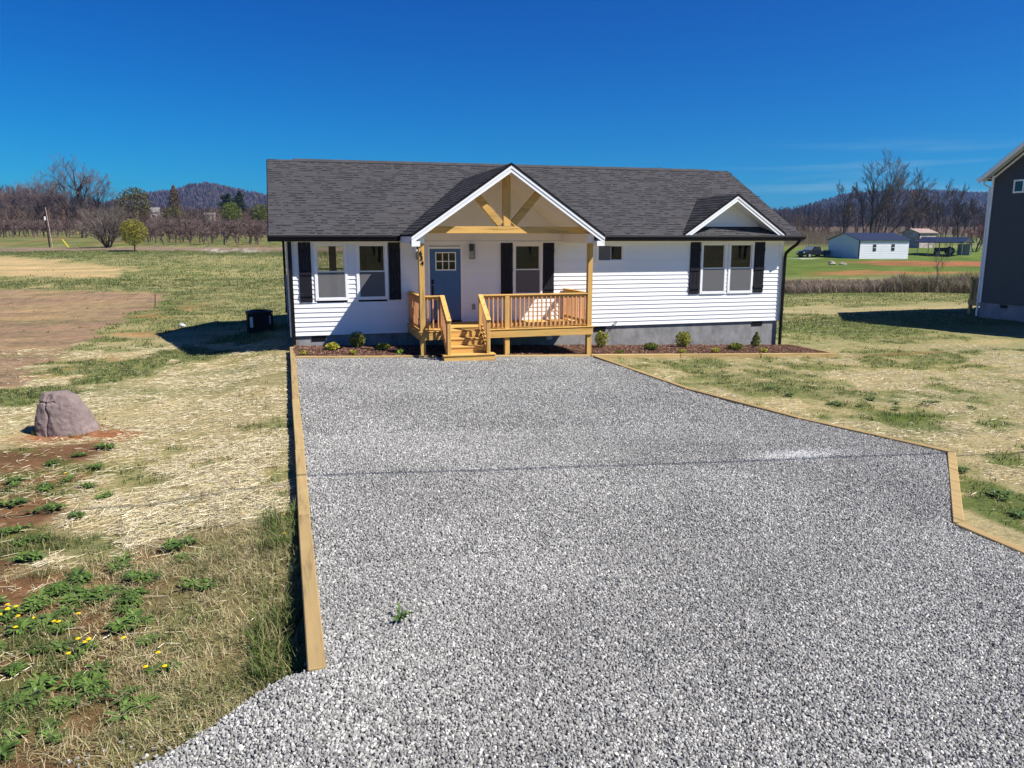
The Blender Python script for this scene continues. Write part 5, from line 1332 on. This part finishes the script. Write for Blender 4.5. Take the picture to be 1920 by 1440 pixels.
HC = [(.075, .052, .050), (.062, .045, .046), (.10, .068, .064), (.045, .034, .036)]
NC_ = [(.070, .048, .038), (.052, .038, .031), (.088, .060, .047), (.040, .030, .025)]
hill_trees(36000, 900, 1750, 'hill_forest', 4, 10, 5, HC, .80)
SP = []
for s_ in range(5):
    rr = random.Random(500 + s_); V_ = []; F_ = []
    def spike(p, q, r0):
        b = len(V_); p = Vector(p); q = Vector(q); d = (q - p).normalized(); a_ = d.cross(Vector((.3, .8, .2))).normalized(); c_ = d.cross(a_)
        for k in range(3): t = k * 2.094; V_.append(tuple(p + (a_ * math.cos(t) + c_ * math.sin(t)) * r0))
        V_.append(tuple(q)); F_.extend([(b, b + 1, b + 3), (b + 1, b + 2, b + 3), (b + 2, b, b + 3)])
    spike((0, 0, -1), (rr.uniform(-.5, .5), 0, 10), .28)
    for i in range(20):
        z0 = rr.uniform(1.2, 8.5); a_ = rr.uniform(0, 6.28); l_ = rr.uniform(1.6, 3.2) * (1 - z0 / 16); spike((0, 0, z0), (math.cos(a_) * l_, math.sin(a_) * l_, z0 + rr.uniform(1., 2.6)), .16)
    SP.append((np.array(V_), np.array(F_)))
def slope_z(F, u):
    fi = np.clip((np.log(F) - np.log(330)) / (np.log(2600) - np.log(330)) * 89, 0, 88.99); ui = np.clip((u + 420) / 2770 * 259, 0, 258.99); i0, j0 = int(fi), int(ui); a, b = fi - i0, ui - j0
    return float((HZ[i0, j0] * (1 - b) + HZ[i0, j0 + 1] * b) * (1 - a) + (HZ[i0 + 1, j0] * (1 - b) + HZ[i0 + 1, j0 + 1] * b) * a)
V = []; Fc = []; C_ = []; n0 = 0
for i in range(7600):
    F = math.exp(random.uniform(math.log(335), math.log(640))); u = random.uniform(-150, 2050)
    v, f = random.choice(SP); x, y = B(uL(u, F), F); h = random.uniform(.45, .85); a = random.random() * 6.28; c, s = math.cos(a), math.sin(a)
    q = np.stack([(v[:, 0] * c - v[:, 1] * s) * h + x, (v[:, 0] * s + v[:, 1] * c) * h + y, v[:, 2] * h + slope_z(F, u)], 1); V.append(q); Fc.append(f + n0); n0 += len(v)
    C_.append(np.repeat((np.array(random.choice(NC_)) * random.uniform(.8, 1.5))[None], len(v), 0))
o = link('near_hill_forest', npmesh('near_hill_forest', np.concatenate(V), np.concatenate(Fc), np.concatenate(C_)), TW); tag(o, kind='stuff')
# two or three pale houses among the far trees
for i, (u, F, lb) in enumerate(((284, 330, 'tiny white far house with a steep gable above the orchard'), (302, 345, 'tiny low pale far house right of the white gable'), (386, 330, 'tiny pale far house half hidden above the orchard'))):
    x, y = B(uL(u, F), F); z = gz(x, y) - 1
    box_building('far_house', x, x + (3.6, 5, 4)[i], y, y + 4, z, z + (4.6, 4.0, 3.6)[i], z + (6.4, 4.8, 4.4)[i], flat('far_cream_wall', (.5, .47, .42)), flat('far_roof', (.2, .19, .18)), lb, 'house', seams=False, windows=((x + 1, x + 1.8, z + 2.6, z + 3.4),))

# ================================================================== POLES, STAKES, CABLE
PG = bark('grey_pole', (.30, .26, .22)); PD = bark('dark_pole', (.045, .03, .022))
x, y = B(uL(91.5, 98), 98); m = MB(); m.tube([(0, 0, -.3), (-.16, 0, 3.9)], [.10, .085], 8); o = m.build('utility_pole', PD, None, label='short dark wooden pole at the left field edge', cat='pole'); o.location = (x, y, gz(x, y))
m = MB(); m.box((-.26, -.22, 3.3), (-.10, -.09, 3.75)); q = m.build('meter_box', PLAIN, o)
x, y = B(uL(96.5, 98.4), 98.4); m = MB(); m.tube([(0, 0, -.3), (-.34, 0, 4.85)], [.06, .045], 8); o = m.build('utility_pole', PG, None, label='thin pale leaning pole right beside the dark pole', cat='pole'); o.location = (x, y, gz(x, y))
x, y = B(uL(121, 98), 98); m = MB(); m.tube([(.35, 0, -.1), (-.28, 0, .95)], [.06, .06], 8); o = m.build('guy_marker', YELLOW, None, label='yellow guy wire guard leaning near the poles', cat='marker'); o.location = (x, y, gz(x, y))
x, y = B(-14.3, 31.5); x, y = B(uL(279, 38), 38); m = MB(); m.bar((0, 0, -.2), (.06, 0, .62), .035, .035, up=(0, 1, 0)); o = m.build('wooden_stake', PD, None, label='thin dark stake standing alone in the left field', cat='stake'); o.location = (x, y, gz(x, y))
pts = [(-30 + i * 4.0, 0, 0) for i in range(24)]; pts = [(5.2 + (a + 10), -16.2 - (a + 10) * .066, 7.0 + ((a + 12) ** 2) * .0016) for a, _, _ in pts]
m = MB(); m.tube(pts, .022, 6); m.build('overhead_cable', BLACK, None, label='overhead cable whose thin shadow crosses the gravel', cat='cable')

# ================================================================== SHRUBS IN THE BED
YG = [(.34, .33, .03), (.46, .42, .05), (.20, .23, .03), (.55, .48, .07)]; DG = [(.07, .10, .025), (.12, .16, .03), (.22, .24, .04), (.38, .35, .05)]
def shrub(x, y, rx, h, n, cols, seed, label, cat='shrub', size=.022, shape='round'):
    z = float(mulch_z(np.float64(x), np.float64(y)))
    r = empty('shrub', (x, y, z), 0, label=label, cat=cat, group='shrubs planted in the mulch bed')
    v, f, c = leaf_cloud(int(n * .42), (rx, rx, h / 2), size * 1.35, cols, seed, shape, .42); v[:, 2] += h / 2 + .02
    c *= (.85 + .5 * np.clip((v[:, 0] / rx + .3), 0, 1) * (0) )[:, None] if False else 1
    link('foliage', npmesh('foliage', v, f, c), LEAF, r)
    g = TreeGen(seed + 9); g.branch(Vector((0, 0, -.03)), Vector((0, 0, 1)), h * .8, .012, 0, dict(lv=2, n=(5, 3), t0=(.05,), len=(.4, .6), ang=.6, up=.05, wig=.2, tap=.7, rmin=.003))
    v, f = g.arrays([0, 1]); link('stem', npmesh('stem', v, f), BARKD, r)
shrub(1.75, -.75, .22, .44, 2600, DG, 1, 'dark upright shrub under the second window left of the porch')
shrub(1.04, -1.15, .20, .20, 1900, YG, 2, 'low yellow green mound left of the dark upright shrub')
shrub(2.42, -1.2, .19, .18, 1500, YG, 3, 'low yellow green mound between the dark shrub and the porch')
shrub(.28, -1.85, .09, .11, 500, YG, 4, 'tiny yellow plant nearest the left end of the bed', size=.018)
shrub(1.55, -1.85, .10, .11, 500, YG, 5, 'tiny yellow plant in front of the dark upright shrub', size=.018)
shrub(2.80, -1.8, .08, .12, 160, [(.16, .30, .03), (.25, .38, .05)], 6, 'tiny bright green plant left of the porch post', size=.035)
shrub(9.05, -.80, .21, .50, 2600, DG + YG, 7, 'upright shrub right of the porch below the small window', shape='round')
shrub(11.80, -.80, .24, .50, 2900, YG + DG, 8, 'upright yellow topped shrub midway along the right foundation')
shrub(14.42, -.78, .19, .52, 2300, DG, 9, 'upright shrub nearest the right downspout', shape='cone')
shrub(10.42, -1.35, .23, .21, 2200, DG[:3], 10, 'dark green mound between the first two upright shrubs of the right bed')
shrub(13.32, -1.35, .23, .22, 2200, DG[:3] + YG[:1], 11, 'dark green mound between the last two upright shrubs of the right bed')
shrub(9.15, -1.95, .12, .10, 500, DG, 12, 'tiny plant close to the timber right of the porch', size=.018)
shrub(10.85 + .3, -1.95, .12, .12, 600, YG, 13, 'tiny yellow plant close to the timber below the middle upright shrub', size=.018)
shrub(12.3, -1.9, .14, .14, 700, YG, 14, 'small yellow green plant close to the timber left of the last mound', size=.018)
shrub(14.0, -1.85, .12, .13, 600, YG, 15, 'tiny yellow plant close to the timber near the right end of the bed', size=.018)

# ================================================================== BRUSH STRIP, GRASS, STRAW
def blades(name, x, y, z, h, w_, cols, mat, lean=.5, a=None):
    """one curved two-segment blade at each spot"""
    n = len(x); r = rng; a = r.random(n) * 6.2832 if a is None else a; ln = h * lean * (.3 + r.random(n)); ca, sa = np.cos(a), np.sin(a); px, py = -sa * w_ / 2, ca * w_ / 2
    v = np.empty((n, 5, 3))
    v[:, 0] = np.stack([x - px, y - py, z - .01], 1); v[:, 1] = np.stack([x + px, y + py, z - .01], 1)
    mxx, myy, mz = x + ca * ln * .35, y + sa * ln * .35, z + h * .6
    v[:, 2] = np.stack([mxx - px * .8, myy - py * .8, mz], 1); v[:, 3] = np.stack([mxx + px * .8, myy + py * .8, mz], 1); v[:, 4] = np.stack([x + ca * ln, y + sa * ln, z + h * (.75 + .25 * r.random(n))], 1)
    b = (np.arange(n) * 5)[:, None, None]; tri = np.array([[0, 1, 3], [0, 3, 2], [2, 3, 4]]); f = (b + tri[None]).reshape(-1, 3)
    o = link(name, npmesh(name, v.reshape(-1, 3), f, np.repeat(cols, 5, 0)), mat); tag(o, kind='stuff'); return o
GRASSM = tinted('grass_blades', .6, 0, (.85, 1.15), 2, .25, .3); DRYM = tinted('dry_blades', .8, 0, (.85, 1.15), 2, .1, .2)
def in_view(x, y, m=1.06):
    Fd = (x - CX) * SA + (y - CY) * CA; L = (x - CX) * CA - (y - CY) * SA; return (np.abs(L) < Fd * .665 * m + .3) & (Fd > 3)
def lawn_ok(x, y):
    a = ~((x > left_edge(y) - .12) & (x < right_edge(y) + .14) & (y < -2.2)); a &= ~((x > -.12) & (x < 16.4) & (y > -2.35) & (y < 9)); return a & in_view(x, y) & ~((np.hypot((x + 3.95) / .6, (y + 7.85) / .38) < 1))
def greenness(x, y):
    c = lawn_colour(x, y); return (c[:, 1] - c[:, 0] * .92) / c.sum(1), c
def scatter(N, x0, x1, y0, y1):
    x = x0 + rng.random(N) * (x1 - x0); y = y0 + rng.random(N) * (y1 - y0); k = lawn_ok(x, y); return x[k], y[k]
# grass tufts
def tufts(name, N, box_, per, hr, spread, wd, thr):
    x, y = scatter(N, *box_); g, c = greenness(x, y); n1 = fbm(x, y, 1.7, 31 + 5, 3); keep = (g > thr + (rng.random(len(x)) - .5) * .05) | (rng.random(len(x)) < .035 * (n1 > .55)); x, y = x[keep], y[keep]
    X = np.repeat(x, per) + rng.normal(size=len(x) * per) * spread; Y = np.repeat(y, per) + rng.normal(size=len(x) * per) * spread
    k = lawn_ok(X, Y); X, Y = X[k], Y[k]; t = np.repeat(rng.random(len(x)), per)[k]
    h = hr[0] + (hr[1] - hr[0]) * rng.random(len(X)) * (.5 + t); base = np.array([(.085, .125, .03), (.12, .165, .04), (.19, .215, .075), (.27, .25, .11), (.06, .09, .03)])
    C_ = base[(np.floor(t * 4.99)).astype(int)] * (.75 + .5 * rng.random(len(X)))[:, None]
    return blades(name, X, Y, ground_z(X, Y), h, np.full(len(X), wd), C_, GRASSM, .9)
tufts('near_left_grass', 9500, (-5.5, -.05, -20.5, -13.2), 9, (.04, .13), .035, .006, .015)
tufts('left_lawn_grass', 12000, (-9.5, -.05, -13.6, 3.), 8, (.03, .09), .05, .010, .02)
tufts('right_lawn_grass', 16000, (8.0, 24, -19, 12), 7, (.03, .09), .06, .013, .02)
tufts('back_field_grass', 16000, (-24, 0, 3, 36), 6, (.04, .10), .14, .022, .0)
tufts('far_field_grass', 22000, (-75, 12, 30, 84), 4, (.05, .13), .2, .045, -.02)
tufts('right_field_grass', 9000, (16, 46, 4, 34), 6, (.04, .10), .14, .024, .0)
# tall grass along the low side of the timber and around its end
x = -.08 - rng.random(6200) ** 1.6 * .38; y = -17.9 + rng.random(6200) ** 1.3 * 4.2; k = lawn_ok(x, y) & (rng.random(6200) < .1 + 1.2 * ss(.42, .58, fbm(x, y, 2.2, 56, 3))); x, y = x[k], y[k]
c = np.array([(.05, .09, .018), (.085, .14, .025), (.13, .19, .04), (.22, .23, .09), (.34, .29, .14)])[rng.integers(0, 5, len(x))]
blades('edge_grass', x, y, ground_z(x, y), .08 + rng.random(len(x)) * .18, np.full(len(x), .0075), c, GRASSM, .9)
t_ = rng.random(420) * 6.28; rr_ = 1.02 + rng.random(420) * .16; x = -3.83 + np.cos(t_) * .50 * rr_; y = -7.74 + np.sin(t_) * .39 * rr_; k = (fbm(x, y, 3.5, 58, 2) > .48) & (y < -7.5); x, y = x[k], y[k]
blades('boulder_grass', x, y, ground_z(x, y), .05 + rng.random(len(x)) * .09, np.full(len(x), .008), np.array([(.12, .16, .04), (.22, .22, .09)])[rng.integers(0, 2, len(x))], GRASSM, .9)
# dead grass in the near corner
x, y = scatter(80000, -3.6, -.05, -20.5, -14.0); k = rng.random(len(x)) < np.clip(.25 + (x + 2.4) * .5, .12, 1) * (.25 + .75 * ss(.34, .5, fbm(x, y, 1.9, 55, 3))); x, y = x[k], y[k]
c = np.array([(.46, .40, .22), (.34, .31, .14), (.22, .23, .09), (.56, .48, .29), (.30, .20, .11)])[rng.integers(0, 5, len(x))]
blades('dead_grass', x, y, ground_z(x, y), .02 + rng.random(len(x)) * .07, np.full(len(x), .0055), c, DRYM, 2.2)
# straw lying on the seeded lawn
def strawpts(N, bx_):
    def f(n):
        x, y = scatter(N, *bx_); g, c = greenness(x, y); s = (c[:, 0] > .30) & (g < .04); s |= rng.random(len(x)) < .08; n2 = fbm(x, y, 1.3, 87, 3); s &= rng.random(len(x)) < (.25 + ss(.38, .6, n2)); x, y = x[s], y[s]; return x, y, ground_z(x, y)
    return f
STR = [(.60, .52, .33), (.50, .42, .24), (.38, .30, .16), (.72, .66, .49), (.26, .20, .11), (.38, .35, .19)]
STM = tinted('straw_stems', .75, 0, (.9, 1.1), 2, .2)
chips(0, strawpts(60000, (-5, -.05, -16.5, -10)), (.05, .26), (.0035, .007), STR, 'near_straw', STM, .022, .3, 0)
chips(0, strawpts(70000, (-9, -.05, -10, 4)), (.05, .17), (.004, .008), STR, 'left_straw', STM, .022, .3, 0)
chips(0, strawpts(85000, (8, 23, -18, 9)), (.05, .19), (.005, .010), STR, 'right_straw', STM, .024, .3, 0)
# brush strip in front of the far yard
N_ = 16000; F = 50.2 + rng.random(N_) * 8; u = 1462 + rng.random(N_) * 385; L = (u - 960) / 1489 * F; x = CX + F * SA + L * CA; y = CY + F * CA - L * SA
hh_ = (.35 + rng.random(N_) * .55) * (.75 + .9 * ss(1640, 1700, u) * fbm(x, y, .5, 93, 3)) * (.6 + .8 * fbm(x, y, .9, 94, 3)); c = np.array([(.30, .22, .17), (.22, .16, .125), (.38, .30, .24), (.15, .11, .09), (.14, .15, .07)])[rng.integers(0, 5, N_)]
c = np.where((ss(1640, 1700, u) * (rng.random(N_) < .35) > .5)[:, None], np.array([.10, .115, .05]), c)
blades('brush', x, y, ground_z(x, y), hh_, np.full(N_, .028), c, DRYM, .8)
BR = dict(lv=3, n=(6, 5, 4), t0=(.1,), len=(.4, .6), ang=.7, up=.03, wig=.22, tap=.7, rmin=.007)
for i, u in enumerate((1655, 1690, 1722, 1748, 1785, 1812)):
    F = 51 + (i % 3) * 1.3; make_tree('bare_shrub', 300 + i, 1.5, BR, [(.1 * math.cos(a), .1 * math.sin(a), (.7 * math.cos(a), .7 * math.sin(a), 1), .7, .022) for a in np.arange(0, 6.2, .8)], (BUSHB, bark('shrub_twigs', (.22, .18, .15))), B(uL(u, F), F),
              'tangled bare shrub in the brush strip, %s from the white house' % ('nearest', 'second', 'third', 'fourth', 'fifth', 'farthest')[i], 'shrub', 'bare shrubs in the brush strip', zoff=-.05)

# weeds and dandelions
def weed_mesh(seed, n=16, L=.075, W=.016):
    r = random.Random(seed); V = []; F_ = []
    for i in range(n):
        a = r.uniform(0, 6.28); l = L * r.uniform(.6, 1.2); up_ = r.uniform(.15, .9); w_ = W * r.uniform(.6, 1.2); ca, sa = math.cos(a), math.sin(a); b = len(V)
        for t, ww, zz in ((0, .25, .0), (.35, .8, .30 * up_), (.7, 1., .42 * up_), (1, .05, .30 * up_)):
            for s_ in (-1, 1): V.append((ca * l * t - sa * ww * w_ / 2 * s_, sa * l * t + ca * ww * w_ / 2 * s_, l * zz + .005 + r.uniform(0, .004)))
        for k in range(3): q = b + k * 2; F_.append((q, q + 1, q + 3, q + 2))
    return np.array(V), np.array(F_)
WEEDM = flat('weed_leaf', (.06, .105, .018), .5, .35, .4, 12)
WEEDL = flat('weed_leaf_light', (.10, .165, .03), .5, .35, .3, 12)
wmesh = []
for s_ in range(6):
    me = npmesh('leaf_rosette', *weed_mesh(s_, 20 + s_ * 3)); me.materials.append(WEEDM if s_ % 2 else WEEDL); wmesh.append(me)
fl = MB()
for a in range(10):
    t = a * .628; fl.add([(0, 0, .008), (.022 * math.cos(t - .28), .022 * math.sin(t - .28), .004), (.026 * math.cos(t), .026 * math.sin(t), .0), (.022 * math.cos(t + .28), .022 * math.sin(t + .28), .004)], [(0, 1, 2, 3)])
    fl.add([(0, 0, .014), (.012 * math.cos(t - .3), .012 * math.sin(t - .3), .01), (.015 * math.cos(t), .015 * math.sin(t), .008), (.012 * math.cos(t + .3), .012 * math.sin(t + .3), .01)], [(0, 1, 2, 3)])
flm = fl.mesh('flower'); flm.materials.append(flat('dandelion_yellow', (.85, .55, .01), .7, .2, .1))
stm = MB(); stm.tube([(0, 0, 0), (.006, 0, .5), (0, 0, 1)], .0025, 4); stmm = stm.mesh('stem'); stmm.materials.append(WEEDL)
def weed(x, y, sc, flowers, label, cat, group, i):
    z = gz(x, y); r = empty('dandelion' if flowers else 'weed', (x, y, z), random.uniform(0, 6), label=label, cat=cat, group=group)
    for k in range(3):
        l_ = link('leaf_rosette', wmesh[(i + k) % 6], None, r); l_.location = (random.uniform(-.07, .07) * sc, random.uniform(-.07, .07) * sc, .005 * k + .01); l_.rotation_euler = (0, 0, random.uniform(0, 6)); l_.scale = (sc, sc, sc * 1.2)
    for k in range(flowers):
        a, b, h = random.uniform(-.12, .12), random.uniform(-.12, .12), random.uniform(.06, .13)
        s_ = link('stem', stmm, None, r); s_.location = (a, b, .0); s_.scale = (1, 1, h); f_ = link('flower', flm, None, r); f_.location = (a, b, h); f_.scale = (.78,) * 3
def at(u, v):      # metres on the left lawn, from the survey of the picture taken beforehand
    return None
dl = [(-2.62, -15.15, 5), (-2.45, -15.42, 3), (-2.02, -15.55, 3), (-2.58, -16.0, 1), (-1.80, -16.05, 5), (-1.12, -16.55, 3), (-.28, -14.62, 1), (-.18, -14.05, 1), (-1.35, -16.1, 1), (-2.75, -15.7, 2), (-3.1, -10.9, 1)]
DL = ['dandelion with five yellow flowers nearest the left edge of the picture', 'dandelion with three flowers just right of the five flowered one', 'dandelion with three flowers between the two largest clumps', 'single flowered dandelion low at the left edge',
      'five flowered dandelion farthest right of the big clumps', 'three flowered dandelion nearest the camera, in longer grass', 'single dandelion close to the timber below the straw', 'single dandelion in the straw beside the timber',
      'small one flowered dandelion just behind the nearest dandelion', 'two flowered dandelion at the very left edge below the straw', 'lone dandelion in the soil halfway up to the boulder']
for i, (x, y, nf_) in enumerate(dl): weed(x, y, 1.15, nf_, DL[i], 'dandelion', 'dandelions at lower left', i)
wd_ = [(-1.85, -14.35), (-1.62, -14.75), (-1.95, -14.95), (-2.2, -14.6), (-2.35, -15.0), (-1.28, -14.15), (-1.15, -14.55), (-2.1, -15.9), (-1.9, -16.5), (-2.05, -16.75), (-1.75, -16.85), (-2.3, -16.2), (-1.5, -15.8), (-2.9, -14.9),
       (-2.75, -13.9), (-2.95, -13.3), (-3.2, -12.9), (-2.6, -12.6), (-3.1, -12.2), (-3.5, -11.9), (-2.4, -11.9), (-3.3, -11.2), (-2.75, -11.3), (-3.8, -10.9), (-2.9, -10.3), (-3.6, -9.9), (-3.0, -9.1), (-3.3, -9.5), (-1.0, -15.3), (-1.75, -17.2), (-1.3, -17.0), (-2.0, -17.3)]
wd_ += [(-2.75 + random.random() * 1.25, -16.9 + random.random() * 2.5) for _ in range(22)]
for i, (x, y) in enumerate(wd_): weed(x, y, random.uniform(1.1, 1.8), 0, 'green leafy weed rosette in the bare soil at lower left', 'weed', 'weeds in the soil at lower left', i)
rw = [(11.3, -9.4), (10.9, -9.1), (12.3, -9.2), (12.8, -9.5), (12.1, -8.8), (10.4, -8.2), (11.9, -9.8), (13.2, -9.3), (13.7, -9.9), (9.35, -13.9), (8.9, -15.0), (8.4, -15.6), (10.6, -7.4)]
for i, (x, y) in enumerate(rw): weed(x, y, random.uniform(1.0, 1.7), 0, 'dark weed clump in the dry lawn right of the gravel', 'weed', 'weeds in the right lawn', i)
# lone weed in the gravel
x, y = .69, -16.80; r = empty('weed', (x, y, float(gravel_z(np.float64(x), np.float64(y))) + .01), 0, label='single green weed growing alone in the gravel', cat='weed')
me = npmesh('leaf_rosette', *weed_mesh(77, 15, .085, .02)); v_ = np.array([q.co for q in me.vertices]); 
me.materials.append(WEEDM)
l_ = link('leaf_rosette', me, None, r); l_.scale = (1.2, 1.2, 2.8)

# ================================================================== HAZE
if HAZE:
    m = MB(); m.box((-1500, -760, -3), (2300, 2750, 112)); hm = bpy.data.materials.new('air'); hm.use_nodes = True; t = hm.node_tree; t.nodes.clear()
    pv = t.nodes.new('ShaderNodeVolumePrincipled'); pv.inputs['Color'].default_value = (.27, .50, .92, 1); pv.inputs['Density'].default_value = HAZE; pv.inputs['Anisotropy'].default_value = .3
    ou = t.nodes.new('ShaderNodeOutputMaterial'); t.links.new(pv.outputs[0], ou.inputs['Volume']); m.build('haze', hm, None, kind='stuff')
